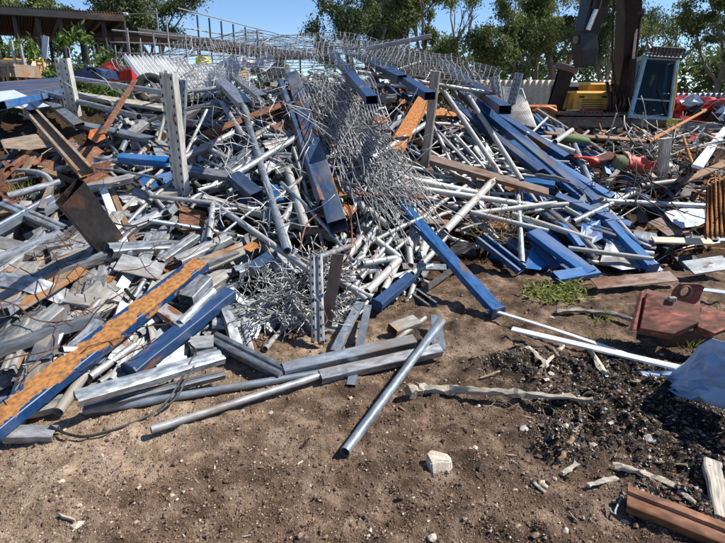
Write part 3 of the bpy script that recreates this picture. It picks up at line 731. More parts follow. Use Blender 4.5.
crumpled('scrap_wreck', 150, 58, 176, 66, 15.5, .8, 'red_paint', 'low red crushed panel above the corrugated sheet', 'wreck', 29)

# corrugated sheet
def corrugated(name, quad, mat, label, n=22, amp=.02, cat='sheet'):
    a, b, c, d = quad; V, F = [], []
    nr = (b-a).cross(d-a).normalized(); M_ = 8; per = 6; K = n*per
    ce = (a+b+c+d)/4
    for j in range(M_+1):
        for i in range(K+1):
            u, v = i/K, j/M_; p = (a.lerp(b, u)).lerp(d.lerp(c, u), v)
            V.append(p+nr*(amp*math.sin(2*PI*i/per)+.02*noi(u*3, v*3))-ce)
    for j in range(M_):
        for i in range(K): k = j*(K+1)+i; F.append((k, k+1, k+K+2, k+K+1))
    m = mesh_from(name, V, F, True); o = new_obj(name, m, MATS[mat]); o.location = ce
    s = o.modifiers.new('thick', 'SOLIDIFY'); s.thickness = .004
    tag(o, label, cat); return o
corrugated('corrugated_sheet', (PY(122, 55, 8.7), PY(186, 60, 8.9), PY(214, 97, 7.6), PY(147, 88, 7.4)), 'corr_white', 'large white corrugated roofing sheet tilted on the back of the heap, on the left', 15, .028)
corrugated('corrugated_sheet', (PY(187, 63, 9.0), PY(222, 66, 9.1), PY(240, 94, 7.9), PY(212, 94, 7.8)), 'corr_white', 'second white corrugated sheet to the right of the larger one, under the wire', 8, .018)

# ------------------------------------------------------------------ fence, walls behind the heap on the right
def wall_panel(name, x0, x1, yt, yb, Y, mat, label, corr=True, cat='fence'):
    a = PY(x0, yt, Y); b = PY(x1, yt, Y); zt = a.z
    return corrugated(name, (Vector((a.x, Y, zt)), Vector((b.x, Y, zt)), Vector((b.x, Y, 0)), Vector((a.x, Y, 0))), mat, label, int((b.x-a.x)/.25)+2, .03 if corr else .0, cat)
wall_panel('boundary_fence', 470, 562, 80, 0, 22, 'cream_paint', 'cream ribbed steel boundary fence behind the heap, left of the excavator')
wall_panel('boundary_fence', 600, 640, 80, 0, 22.5, 'cream_paint', 'piece of cream ribbed fence seen behind the excavator hoses')
wall_panel('boundary_fence', 668, 760, 93, 0, 24, 'galv_dull', 'dull grey boundary fence behind the crushed cars')
a = PY(562, 84, 17.5); b = PY(577, 84, 17.5)
cw = empty('concrete_block_stack', ((a.x+b.x)/2, 17.5, 0), 'pale block wall end standing between the leaning column and the yellow engine cover', 'wall')
for i in range(5):
    z0 = i*(a.z/5); boxes('block', [(((a.x+b.x)/2+.02*(i % 2), 17.6, z0+a.z/10), (b.x-a.x, .35, a.z/5-.012))], 'concrete', cw, .012)

# ------------------------------------------------------------------ excavator
ex = empty('excavator', (PY(600, 92, 15.6).x, 15.6, 0), 'old tracked excavator with raised dark boom, yellow engine cover and light blue cab', 'excavator')
def E(px, py, Y=15.0): return PY(px, py, Y)
def pbar(name, p, q, wd, ht, mat, parent, kind='plank', up=None, **k):
    d = q-p; o = new_obj(name, bar_mesh(name, kind, d.length, wd, ht, **k), MATS[mat]); set_tf(o, p, frame(d, up or Vector((0, -1, .2)))); parent_keep(o, parent); return o
def track(Y0, name='track'):
    # closed loop of shoes round the two end wheels, seen side on
    x0, x1 = E(543, 92).x, E(646, 92).x; zc, r = .84, .26
    V, F = [], []; path = []
    for i in range(26): path.append((x0+(x1-x0)*i/25, zc+r+.03*math.sin(PI*i/25)*-1))
    for i in range(1, 10): a = PI/2-PI*i/10; path.append((x1+math.cos(a)*r, zc+math.sin(a)*r))
    for i in range(26): path.append((x1-(x1-x0)*i/25, zc-r))
    for i in range(1, 10): a = -PI/2-PI*i/10; path.append((x0+math.cos(a)*r, zc+math.sin(a)*r))
    specs = []
    n = len(path)
    for i in range(n):
        a, b = Vector((path[i][0], 0, path[i][1])), Vector((path[(i+1) % n][0], 0, path[(i+1) % n][1])); m = (a+b)/2; d = (b-a)
        ang = math.atan2(d.z, d.x); Mx = Matrix.Rotation(-ang, 3, 'Y')
        specs.append(((m.x, Y0, m.z), (d.length*.93, .45, .045), Mx)); specs.append(((m.x, Y0, m.z)if 0 else (m.x-math.sin(ang)*.03, Y0, m.z+math.cos(ang)*.03), (.025, .45, .05), Mx))
    tr = boxes(name, specs, 'track_steel', ex)
    def disc(nm, x, rr, wd, mat, teeth=0):
        bm = bmesh.new(); bmesh.ops.create_cone(bm, cap_ends=True, segments=28, radius1=rr, radius2=rr, depth=wd, matrix=Matrix.Rotation(PI/2, 4, 'X'))
        bmesh.ops.create_cone(bm, cap_ends=True, segments=20, radius1=rr*.5, radius2=rr*.4, depth=.08, matrix=Matrix.Translation((0, -wd/2-.03, 0)) @ Matrix.Rotation(PI/2, 4, 'X'))
        for i in range(8): bmesh.ops.create_cone(bm, cap_ends=True, segments=8, radius1=rr*.07, radius2=rr*.07, depth=.05, matrix=Matrix.Translation((math.cos(i*PI/4)*rr*.72, -wd/2-.02, math.sin(i*PI/4)*rr*.72)) @ Matrix.Rotation(PI/2, 4, 'X'))
        me = bpy.data.meshes.new(nm); bm.to_mesh(me); bm.free(); o = new_obj(nm, me, MATS[mat]); o.location = (x, Y0, zc); parent_keep(o, tr)
    disc('drive_sprocket', x0, r+.02, .56, 'rust_flat'); disc('idler_wheel', x1, r-.05, .3, 'track_steel')
    boxes('track_frame', [(((x0+x1)/2, Y0-.12, zc+.02), ((x1-x0)-.45, .2, .22)), (((x0+x1)/2, Y0-.16, zc+.14), ((x1-x0)-.6, .16, .05))], 'track_steel', tr, .02)
    for i in range(5):
        x = x0+(x1-x0)*(i+1)/6
        bm = bmesh.new(); bmesh.ops.create_cone(bm, cap_ends=True, segments=16, radius1=.09, radius2=.09, depth=.3, matrix=Matrix.Rotation(PI/2, 4, 'X')); me = bpy.data.meshes.new('roller'); bm.to_mesh(me); bm.free()
        o = new_obj('roller', me, MATS['track_steel']); o.location = (x, Y0-.02, zc-.18); parent_keep(o, tr)
    return tr
track(14.75); track(16.9)
xc = E(600, 92).x
boxes('undercarriage', [((xc, 15.85, .86), (1.0, 1.7, .2)), ((xc, 15.85, .98), (1.25, 1.25, .06))], 'track_steel', ex, .03)
boxes('slew_deck', [((E(614, 92).x, 15.9, 1.1), (2.5, 2.2, .16))], 'boom_paint', ex, .02)
boxes('side_step', [((E(612, 92).x, 14.72, 1.05), (2.6, .12, .05)), ((E(660, 92).x, 14.6, .76), (.9, .25, .05))], 'track_steel', ex, .01)
# engine cover and panels
a, b = E(574, 91), E(607, 116); z0 = b.z
boxes('engine_cover', [(((a.x+b.x)/2, 15.35, (a.z+z0)/2), (b.x-a.x, .9, a.z-z0))], 'yellow_paint', ex, .05)
boxes('cover_louvre', [(((a.x+b.x)/2, 14.89, z0+.18+.055*i), ((b.x-a.x)*.55, .02, .02)) for i in range(5)], 'dark_steel', ex)
for xx in (a.x+.18, b.x-.18): boxes('latch', [((xx, 14.89, a.z-.14), (.12, .02, .05))], 'dark_steel', ex)
a, b = E(588, 83, 16), E(611, 95, 16)
boxes('tank_top', [(((a.x+b.x)/2, 16.3, (a.z+b.z)/2), (b.x-a.x, .8, a.z-b.z))], 'yellow_paint', ex, .04)
a, b = E(578, 110, 14.8), E(600, 116, 14.8)
boxes('tool_step', [(((a.x+b.x)/2, 14.75, (a.z+b.z)/2), (b.x-a.x, .2, a.z-b.z))], 'red_paint', ex, .01)
boxes('counterweight', [((E(622, 92).x, 17.0, 1.45), (2.3, .5, .85))], 'boom_paint', ex, .12)
boxes('mast_base', [((E(618, 92).x-.16, 15.1, 1.25), (.06, .9, .75)), ((E(618, 92).x+.22, 15.1, 1.25), (.06, .9, .75)), ((E(618, 92).x+.03, 15.4, 1.1), (.34, .3, .5))], 'boom_paint', ex, .01)
rgx = random.Random(4)
for i in range(12):
    x = 607+i*1.9; p = E(x, 112, 14.7); q = E(x+rgx.uniform(-1, 2), 86+rgx.uniform(-2, 3), 14.7); m_ = (p+q)/2+Vector((rgx.uniform(-.05, .05), -.12, 0))
    rod('hose', [p, p.lerp(m_, .5)+Vector((0, -.05, 0)), m_, q+Vector((0, -.06, -.1)), q, q+Vector((.05, .2, .06))], .022, 'cable_brown' if i % 2 else 'rubber', ex)
# boom: plated box, tapering, rising out of the picture; Yb = nearer at the top
def plated(name, pts, widths, thick, mat, parent):
    """box-section arm through side-profile centres pts with heights widths, thick across"""
    V, F = [], []; n = len(pts)
    for i, p in enumerate(pts):
        d = (pts[min(n-1, i+1)]-pts[max(0, i-1)]).normalized(); s = Vector((1, .15, 0)).normalized(); s = (s-d*s.dot(d)).normalized(); u = d.cross(s)
        h = widths[i]/2; t = (thick[i] if isinstance(thick, (list, tuple)) else thick)/2
        V += [p-s*t-u*h, p+s*t-u*h, p+s*t+u*h, p-s*t+u*h]
    for i in range(n-1):
        for k in range(4): k2 = (k+1) % 4; F.append((i*4+k, (i+1)*4+k, (i+1)*4+k2, i*4+k2))
    F.append((0, 1, 2, 3)); F.append(tuple((n-1)*4+k for k in (3, 2, 1, 0)))
    me = mesh_from(name, [v-pts[0] for v in V], F); o = new_obj(name, me, MATS[mat]); o.location = pts[0]; parent_keep(o, parent)
    bv = o.modifiers.new('bevel', 'BEVEL'); bv.width = .015; bv.segments = 2
    return o
bo = plated('boom', [E(617, 106, 15.0), E(621, 82, 14.7), E(626, 50, 14.3), E(629, 10, 13.9), E(629, -40, 13.2), E(624, -75, 12.2)], [.35, .45, .5, .5, .5, .4], [.28, .30, .34, .38, .38, .34], 'boom_paint', ex)
st = plated('stick', [E(618, -84, 12.0), E(604, -30, 12.2), E(594, 4, 12.4), E(586, 33, 12.5)], [.35, .5, .42, .36], [.36, .40, .40, .36], 'boom_paint', ex)
plated('linkage_block', [E(584, 31, 12.5), E(585, 50, 12.5), E(585, 67, 12.5)], [.36, .40, .34], [.36, .38, .30], 'boom_paint', st)
for s_ in (-1, 1): boxes('pin_boss', [(E(584+s_*8, 40, 12.45), (.1, .16, .16))], 'track_steel', st, .03)
rod('stick_cylinder', [E(597, 8, 12.15), E(588, 30, 12.2)], .05, 'chrome_rod', st)
rod('stick_cylinder_body', [E(606, -30, 11.9), E(596, 8, 12.15)], .085, 'boom_paint', st)
rod('boom_cylinder_rod', [E(633, 62, 14.0), E(638, 14, 13.8)], .035, 'chrome_rod', bo)
rod('boom_cylinder', [E(630, 96, 14.2), E(633.5, 58, 14.0)], .085, 'boom_paint', bo)
boxes('cylinder_eye', [(E(639, 12, 13.75), (.26, .18, .22))], 'boom_paint', bo, .05)
rod('hose_line', [E(640, -30, 13.3), E(641, 15, 13.7), E(636, 60, 14.1), E(630, 84, 14.5)], .02, 'rubber', bo)
rod('hose_line', [E(616, -30, 13.0), E(613, 15, 13.6), E(612, 60, 14.1), E(616, 90, 14.6)], .02, 'rubber', bo)
# cab (leans slightly, as the whole machine does)
Fc = [E(630, 116, 14.4), E(669, 119, 14.4), E(677, 59, 14.55), E(645, 57, 14.55)]        # front face corners bl, br, tr, tl
bkv = Vector((.42, 1.25, 0)); Bc = [p+bkv for p in Fc]
cab = empty('cab_tmp', (0, 0, 0), None, None); bpy.data.objects.remove(cab)
cf = []
def edge(p, q, r=.045): return (p, q, r)
cabo = None
def cabbar(nm, p, q, w_, mat, parent): return pbar(nm, p, q, w_, w_, mat, parent, up=Vector((.1, -1, 0)))
V, F = [], []
def addbar(p, q, w_):
    b = bar_mesh('t', 'plank', (q-p).length, w_, w_); Mx = Matrix.Translation(p) @ frame(q-p, Vector((.1, -1, .01))).to_4x4(); k = len(V)
    V.extend([Mx @ v.co for v in b.vertices]); F.extend([tuple(k+i for i in f.vertices) for f in b.polygons]); bpy.data.meshes.remove(b)
for i in range(4):
    addbar(Fc[i], Fc[(i+1) % 4], .10); addbar(Bc[i], Bc[(i+1) % 4], .10); addbar(Fc[i], Bc[i], .10)
fl = .16
addbar(Fc[0].lerp(Fc[3], .30), Fc[1].lerp(Fc[2], .30), .04)
c0 = Fc[0]
cabo = new_obj('cab_frame', mesh_from('cab_frame', [v-c0 for v in V], F), MATS['cab_blue']); cabo.location = c0; parent_keep(cabo, ex)
def quadpart(nm, P, mat, th=.01, parent=cabo):
    c = sum(P, Vector())/len(P); o = new_obj(nm, solid(nm, [p-c for p in P], 0, th), MATS[mat]); o.location = c; parent_keep_deep(o, parent); return o
def parent_keep_deep(o, p):
    o.parent = p; m = p.matrix_basis.copy(); q = p.parent
    # world of p = its basis (all parents here were attached with kept transforms)
    o.matrix_parent_inverse = m.inverted()
quadpart('windscreen', [Fc[0].lerp(Fc[3], .06), Fc[1].lerp(Fc[2], .06), Fc[2].lerp(Fc[1], .05), Fc[3].lerp(Fc[0], .05)], 'glass')
quadpart('side_panel', [Fc[1].lerp(Fc[2], .0)+Vector((.03, 0, 0)), Bc[1]+Vector((.03, 0, 0)), Bc[1].lerp(Bc[2], .42)+Vector((.03, 0, 0)), Fc[1].lerp(Fc[2], .42)+Vector((.03, 0, 0))], 'rust_pale', .02)
quadpart('side_window', [Fc[1].lerp(Fc[2], .44), Bc[1].lerp(Bc[2], .44), Bc[2].lerp(Bc[1], .06), Fc[2].lerp(Fc[1], .06)], 'glass')
quadpart('side_window', [Fc[0].lerp(Fc[3], .40), Bc[0].lerp(Bc[3], .40), Bc[3], Fc[3]], 'glass')
quadpart('side_panel', [Fc[0], Bc[0], Bc[0].lerp(Bc[3], .38), Fc[0].lerp(Fc[3], .38)], 'cab_blue', .02)
quadpart('rear_wall', [Bc[0], Bc[1], Bc[2], Bc[3]], 'dark_steel', .02)
quadpart('cab_floor', [Fc[0], Fc[1], Bc[1], Bc[0]], 'dark_steel', .06)
up_ = Vector((.06, 0, .07))
quadpart('roof', [Fc[3]+up_, Fc[2]+up_, Bc[2]+up_, Bc[3]+up_], 'rust_pale', .04)
sp = []
for i in range(10):
    t = i/9; p = Fc[3].lerp(Fc[2], t)+Vector((.03, -.16, -.02)); q = p+Vector((.07, .05, .22)); sp.append([p, q, q+bkv*.9])
o = tubes('roof_guard', sp+[[Fc[3]+Vector((.03, -.17, 0)), Fc[2]+Vector((.03, -.17, 0))], [Fc[3]+Vector((.10, -.11, .22)), Fc[2]+Vector((.10, -.11, .22))]], .022, 'dark_steel', None, 5); parent_keep_deep(o, cabo)
m_ = (Fc[0]+Fc[1])/2+bkv*.55
o = boxes('driver_seat', [(m_+Vector((0, 0, .42)), (.5, .5, .14)), (m_+Vector((.02, .25, .8)), (.48, .14, .7))], 'dark_steel', None, .05); parent_keep_deep(o, cabo)
o = boxes('hanging_cloth', [(E(652, 80, 14.9), (.10, .04, .28), Matrix.Rotation(.25, 3, 'Y'))], 'yellow_bright', None, .02); parent_keep_deep(o, cabo)
o = rod('wiper', [Fc[1].lerp(Fc[2], .1)+Vector((-.1, -.05, 0)), Fc[1].lerp(Fc[3], .5)+Vector((0, -.05, 0))], .01, 'dark_steel', None); parent_keep_deep(o, cabo)
rod('grab_rail', [Fc[1]+Vector((.0, -.12, .2)), Fc[1].lerp(Fc[2], .5)+Vector((.0, -.14, 0)), Fc[2]+Vector((0, -.12, -.3))], .02, 'yellow_paint', ex)
boxes('sign_plate', [(E(672, 123, 14.3), (.28, .02, .16))], 'yellow_bright', ex)
boxes('cab_mount', [(((Fc[0]+Fc[1])/2+Vector((.2, .6, -.12))), (1.3, 1.3, .16))], 'track_steel', ex, .02)
# orange guard bit behind the sprocket
og = empty('orange_chassis', (E(530, 92).x, 14.9, .3), 'orange steel machine chassis lying left of the excavator track wheel', 'machine')
a, b = PY(521, 105, 14.6), PY(557, 121, 14.6)
boxes('chassis_box', [(((a.x+b.x)/2, 14.98, (a.z+b.z)/2), (b.x-a.x, .6, a.z-b.z))], 'orange_paint', og, .04)
rod('arched_guard', [PY(531, 120, 14.4), PY(534, 112, 14.4), PY(540, 108, 14.4), PY(548, 108, 14.4), PY(556, 112, 14.4)], .06, 'orange_paint', og)

# leaning column with cap, and the uprights on the right skyline
lc = empty('leaning_column', PY(550, 114, 13.2), 'dark steel column with a square cap plate leaning left of the yellow engine cover', 'column')
p, q = PY(552, 116, 15.5), PY(566, 70, 15.3)
pbar('column_shaft', p, q, .36, .22, 'boom_paint', lc, 'ibeam', up=Vector((0, -1, .2))); d = (q-p).normalized()
o = boxes('cap_plate', [(q+d*.04, (.52, .36, .15), Matrix.Rotation(.28, 3, 'Y'))], 'rust_flat', None, .01); parent_keep(o, lc)
# ------------------------------------------------------------------ the heap: pieces one can single out
PIPE, BEAM, CH = 'pipe', 'steel section', 'channel'
H = [
# name, kind, mat, x0,y0,x1,y1, w, category, label, options
('steel_section','box','blue_rust',-14,432,200,264,25,BEAM,'big blue beam with a wide orange rust stripe, front left of the heap',dict(hr=.45,lift=.10,up=Vector((-.15,-.75,1)))),
('steel_section','box','blue_navy',131,372,230,293,16,BEAM,'dark blue beam parallel to the rust striped one, ending by the oval tube',dict(hr=.8,lift=.03,ends=((0,),'blue_navy'))),
('steel_section','box','blue_slate',293,76,338,226,15.5,BEAM,'long slate blue box beam leaning steeply in the middle of the heap',dict(hr=.75,lift=.24,roll=12)),
('steel_section','box','blue_slate',281,82,324,204,9,BEAM,'darker slate beam close behind the long leaning slate blue one',dict(hr=.8,lift=.2,roll=-20)),
('steel_section','box','blue',393,196,498,312,11.5,BEAM,'blue beam sliding from the wire bundle down onto the bare earth',dict(hr=.7,ends=((1,),'blue'),lift=.06)),
('steel_section','tray','blue',480,237,522,270,12,BEAM,'short blue channel lying on the earth at the foot of the pipe fan',dict(lift=.04)),
('steel_section','box','blue',462,93,596,203,11,BEAM,'long blue beam running down the right slope from the skyline',dict(ends=((1,),'blue'),lift=.10)),
('steel_section','chan','blue',512,142,604,214,10,BEAM,'blue channel just below and parallel to the long blue beam on the right slope',dict(lift=.07)),
('steel_section','box','blue_navy',440,62,505,110,9,BEAM,'dark blue beam high on the skyline behind the two leaning white pipes',dict(lift=.1)),
('steel_section','chan','blue_bright',533,232,590,274,15,BEAM,'wide bright blue channel with its end on the rusty flat plate',dict(lift=.05,hr=.4)),
('steel_section','box','blue_bright',608,222,652,268,11,BEAM,'bright blue box beam right of the pale triangular plate',dict(lift=.08,ends=((1,),'blue_bright'))),
('steel_section','box','blue_bright',555,278,596,271,13,BEAM,'small blue beam end lying flat against the long rusty plate',dict(lift=.04,hr=.5)),
('steel_section','box','blue_navy',377,305,411,277,11,BEAM,'stub of dark blue beam at the foot of the pipe offcuts',dict(lift=.04,ends=((0,),'blue_navy'))),
('steel_section','box','blue_bright',120,158,168,162,10,BEAM,'short bright blue piece left of the tall grey upright',dict(lift=.05)),
('steel_section','chan','blue_navy',345,50,402,78,7,BEAM,'dark blue channel under the pale pole at the very top of the heap',dict(lift=.15)),
('steel_section','box','blue_navy',330,52,372,100,8,BEAM,'dark beam slanting behind the top end of the slate blue beam',dict(lift=.1)),
('steel_section','box','blue',0,106,60,92,8,BEAM,'blue beam on the far left under the blue sheets',dict(lift=.05)),
('steel_section','box','blue',500,116,566,158,9,BEAM,'blue beam lying against the upper side of the long blue beam',dict(lift=.12)),
('steel_section','chan','blue_bright',548,160,612,198,9,BEAM,'bright blue channel with a pale sticker near the end of the long blue beam',dict(lift=.10)),
('steel_section','box','blue_navy',448,100,540,172,8,BEAM,'navy beam half buried below the long blue beam on the right slope',dict(lift=.04)),
('steel_section','chan','blue',556,196,630,226,9,BEAM,'blue channel below the dull grey leaning pipe',dict(lift=.07)),
('steel_section','box','blue_navy',372,58,430,96,8,BEAM,'navy beam on the crest between the topmost pole and the timber post',dict(lift=.10)),
# grey uprights
('rack_upright','rib','upright_pale',168,72,182,196,15,'upright','tall pale grey upright standing in the left half of the heap',dict(stand=-.25,n=2)),
('rack_upright','rib','upright_pale',62,58,74,116,13,'upright','weathered grey upright further left and smaller than the tall pale one',dict(stand=-.1)),
('rack_upright','rib','galv_punched',183,80,180,150,8,'upright','narrow grey upright right behind the tall pale one',dict(stand=.1)),
('rack_upright','rib','galv_punched',495,76,501,122,8,'upright','grey upright on the right skyline, left one of a leaning pair',dict(stand=.0)),
('rack_upright','rib','galv_punched',519,73,508,118,8,'upright','grey upright on the right skyline leaning left, beside the torn mesh',dict(stand=.0)),
('timber_post','plank','wood_grey',436,71,425,166,9,'post','old grey timber post standing right of the orange rusty beam',dict(stand=-.1,hr=.8,n=3,rough=.008)),
('timber_post','plank','wood_grey',666,138,661,180,12,'post','short grey timber post near the red and green hose on the right',dict(stand=-.05,hr=.5,n=3,rough=.006)),
# left
('steel_rail','pipe','galv_light',64,77,166,93,5.5,PIPE,'grey pipe rail running right from the weathered upright to the tall pale one',dict(lift=.3,clear=.05)),
('steel_rail','pipe','galv',40,92,139,117,6,PIPE,'grey pipe rail crossing below the weathered upright',dict(lift=.18,clear=.05)),
('timber_rail','plank','wood_grey',70,94,166,108,10,'plank','flat weathered grey plank between the two uprights on the left',dict(lift=.12,hr=.3)),
('channel','chan','galv_dull',42,96,80,126,9,CH,'dark grey channel dropping from the end of the lower left rail',dict(lift=.1)),
('channel','chan','galv_blue',78,124,152,140,8,CH,'long blue grey channel between the rusty strap and the tall upright',dict(lift=.08)),
('steel_strap','strip','rust',135,80,102,134,6,'strap','brown rusty strap hanging across the two left rails',dict(lift=.32,hr=.2)),
('channel','tray','rust_pale',22,101,86,172,12,CH,'rusty pale channel slanting down at the upper left, yellowish at its end',dict(lift=.10)),
('box_section','box','dark_steel',70,192,114,250,30,'box section','large brown hollow section with a wide dark mouth, twisting down on the left',dict(stand=-.75,hr=.24,taper=-.1,up=Vector((-.6,-.6,1)))),
('white_batten','plank','white_paint',102,186,128,254,8,'batten','white painted batten lying right of the brown hollow section',dict(lift=.12,hr=.5)),
('timber_batten','plank','wood_brown',111,188,138,254,6,'batten','brown timber batten tight against the white painted one',dict(lift=.10,hr=.6)),
('box_section','box','galv_dirty',82,190,132,178,9,'box section','dusty cream tube lying over the mouth of the brown hollow section',dict(lift=.14)),
('channel','rib','galv',2,203,64,230,10,CH,'grey ribbed channel at the far left above the rusty sheets',dict(lift=.08)),
('channel','chan','galv',-6,262,62,234,12,CH,'bright grey channel crossing the left picture edge',dict(lift=.09)),
('pipe','pipe','galv_light',18,171,52,184,6,PIPE,'bent grey pipe end at the upper left litter',dict(lift=.08,bend2=.12)),
('pipe','pipe','galv',8,196,60,182,7,PIPE,'grey pipe left of the brown hollow section',dict(lift=.08)),
('channel','chan','galv_blue',42,214,66,198,8,CH,'small blue grey channel under the grey pipe on the left',dict(lift=.04)),
('steel_plate','strip','rust_pale',16,306,82,268,22,'plate','wide rusty orange and grey flat bar above the big striped beam',dict(lift=.08)),
('steel_plate','strip','galv_dirty',-8,318,30,262,24,'plate','broad dusty grey flat bar at the left picture edge',dict(lift=.06)),
('steel_plate','strip','galv_dirty',-10,240,40,252,16,'plate','dusty plate lying flat under the bright grey channel on the left',dict(lift=.03)),
('channel','rib','galv_dirty',8,372,32,320,13,CH,'dusty ribbed channel standing on end at the left, above the striped beam',dict(lift=.06)),
('channel','chan','galv_dull',40,362,60,308,19,CH,'wide dull channel right of the dusty ribbed one',dict(lift=.06,hr=.35)),
('box_section','box','galv_dirty',66,300,93,304,14,'box section','short dusty box section with an open end, above the middle of the striped beam',dict(lift=.07)),
('channel','chan','galv_light',88,291,122,300,11,CH,'short pale channel right of the dusty box section',dict(lift=.06)),
('pipe','pipe','galv',66,334,100,300,8,PIPE,'grey pipe half hidden behind the striped beam',dict(lift=.02)),
('steel_plate','strip','galv_light',118,262,162,272,24,'plate','pale flat plate above the top end of the striped beam',dict(lift=.08)),
('steel_plate','strip','rust_orange',88,294,110,276,14,'plate','small orange rusted plate beside the pale flat plate',dict(lift=.07)),
('pipe','pipe','galv_light',90,377,135,345,8,PIPE,'shiny short pipe in the gap below the striped beam',dict(lift=.05)),
('pipe','pipe','galv_dirty',100,383,146,352,8,PIPE,'dusty pipe beside the shiny short one below the striped beam',dict(lift=.03)),
('pipe','pipe','galv_dirty',58,412,86,372,11,PIPE,'thick dusty brown pipe coming out from under the striped beam',dict(lift=.03)),
('box_section','box','galv_light',162,310,186,326,14,'box section','bright little box section above the dark blue beam',dict(lift=.10)),
('channel','rib','galv_dirty',24,411,64,402,15,CH,'rust stained channel offcut under the near end of the striped beam',dict(z=(.07,.06))),
('channel','chan','galv_light',6,434,56,434,16,CH,'short bright channel offcut with an open end, lowest piece at the left',dict(z=(.04,.04),up=Vector((0,-.25,1)))),
# double channels and long tubes in front
('channel','rib','galv',76,399,222,356,16,CH,'ribbed galvanised channel pair lying level across the front, upper one',dict(z=(.17,.14),hr=.5)),
('channel','rib','galv_dull',84,409,224,374,9,CH,'ribbed channel tucked right under the upper one at the front',dict(z=(.08,.07),hr=.7)),
('pipe','pipe','galv_blue',83,412,320,373,8,PIPE,'long straight tube across the front, the upper of two that meet',dict(z=(.04,.045))),
('pipe','pipe','galv_light',151,430,322,375,7.5,PIPE,'long pale tube across the front, the lower of two that meet',dict(z=(.06,.055))),
('box_section','box','galv_blue',283,370,414,341,12,'box section','grey box section running right from the crossed channel, upper one of two',dict(z=(.08,.10),ends=None,hr=.8)),
('box_section','box','galv',320,377,440,350,12,'box section','grey box section with a dark open end, lower one of two',dict(z=(.05,.07),hr=.75)),
('channel','rib','galv',213,338,284,374,14,CH,'pale channel pointing down at the crossing of the long tubes',dict(z=(.10,.07),hr=.6)),
('box_section','box','galv_light',191,346,214,344,16,'box section','squat bright box section left of the pale channel',dict(z=(.09,.09))),
('channel','rib','galv_dull',196,360,226,352,14,CH,'stub of ribbed channel under the squat box section',dict(z=(.05,.05))),
('oval_tube','oval','galv',212,322,250,324,18,'tube','flattened oval tube with its open mouth facing left',dict(z=(.14,.10),hr=.6)),
('pipe','pipe','galv',180,324,213,291,9,PIPE,'bright pipe alongside the dark blue beam',dict(lift=.12)),
('box_section','box','galv',186,300,206,280,16,'box section','grey box section end above the dark blue beam',dict(lift=.14)),
('pipe','pipe','galv_light',265,349,297,313,6,PIPE,'lone short pipe on the sandy earth, one end cut',dict(z=(.03,.05))),
('channel','rib','galv_punched',316,256,318,342,13,CH,'upright light grey channel with a yellow tinge standing below the tangle',dict(z=(.52,.04),up=Vector((0,-1,.3)),hr=.6)),
('steel_plate','strip','rust_flat',338,254,326,326,12,'plate','dull brown flange behind the upright light grey channel',dict(z=(.60,.05),up=Vector((.3,-1,.3)))),
('channel','chan','galv_blue',335,352,360,303,9,CH,'blue grey channel pointing away, left one of a pair right of the upright channel',dict(z=(.04,.12),hr=.4)),
('channel','chan','galv_blue',351,386,368,306,8,CH,'blue grey channel pointing away, right one of the pair, its foot under the box sections',dict(z=(.02,.12),hr=.4)),
('pipe','pipe','galv_blue',345,452,442,320,9,PIPE,'lone blue grey pipe lying on the bare earth in front, crossing the box sections',dict(z=(.03,.16),crush=.5)),
('steel_strip','strip','galv_blue',440,350,436,315,11,'strip','flat grey strip under the far end of the lone pipe',dict(z=(.05,.12))),
('box_section','box','galv_dirty',392,331,416,322,14,'box section','dusty square offcut standing on the earth above the box sections',dict(z=(.05,.05))),
('channel','tray','galv_dull',413,292,433,306,10,CH,'small grey channel with bent wire beside the blue stub',dict(z=(.05,.04))),
('pipe','pipe','galv_light',425,318,396,340,5,PIPE,'thin pale offcut next to the dusty square offcut',dict(z=(.03,.03))),
# centre
('pipe','pipe','galv_blue',243,106,287,251,7,PIPE,'long blue grey pipe falling steeply left of the slate blue beam',dict(lift=.20,clear=.04)),
('pipe','pipe','galv',302,134,231,177,7,PIPE,'grey pipe slanting up to the right across the steep blue grey one',dict(lift=.16)),
('channel','chan','galv',231,177,186,171,12,CH,'grey channel meeting the slanting pipe at its lower end',dict(lift=.1)),
('pipe','pipe','galv_light',213,203,310,271,6.5,PIPE,'pale pipe running down right from a corner joint',dict(lift=.14,clear=.05)),
('pipe','pipe','galv_light',213,203,209,239,6,PIPE,'short pale pipe hanging down from the corner joint',dict(lift=.14)),
('pipe','pipe','galv_light',150,196,213,203,5,PIPE,'pale pipe going left from the corner joint to the tall upright',dict(lift=.14)),
('box_section','box','blue_slate',234,178,257,197,15,'box section','short slate grey box section in the middle left of the heap',dict(lift=.14,hr=.8)),
('pipe','pipe','tube_white',288,171,306,229,9,PIPE,'thick off white tube left of the foot of the slate blue beam',dict(lift=.1)),
('pipe','pipe','galv_light',297,196,283,221,7,PIPE,'short pale tube leaning beside the thick off white one',dict(lift=.08)),
('steel_section','chan','blue',273,187,280,203,9,BEAM,'small bright blue scrap left of the thick off white tube',dict(lift=.07)),
('pipe','pipe','galv',180,160,252,124,7,PIPE,'grey pipe, lower of two close parallel pipes left of centre',dict(lift=.1)),
('pipe','pipe','galv',190,142,252,118,6,PIPE,'grey pipe, upper of two close parallel pipes left of centre',dict(lift=.1)),
('pipe','pipe','galv_light',222,103,244,138,6,PIPE,'pale pipe end above the two parallel pipes',dict(lift=.15)),
('steel_section','ibeam','rust',206,137,292,104,11,BEAM,'brown rusted beam under the wire, left of the slate blue beams',dict(lift=.12,hr=.7)),
('channel','chan','galv_blue',203,64,246,106,9,CH,'grey channel sliding down from the yellow container',dict(lift=.12)),
('channel','chan','galv',226,70,262,98,7,CH,'thin grey channel right of the one below the yellow container',dict(lift=.12)),
('pipe','pipe','galv_light',150,97,226,87,5,PIPE,'pale pipe in front of the corrugated sheet',dict(lift=.2)),
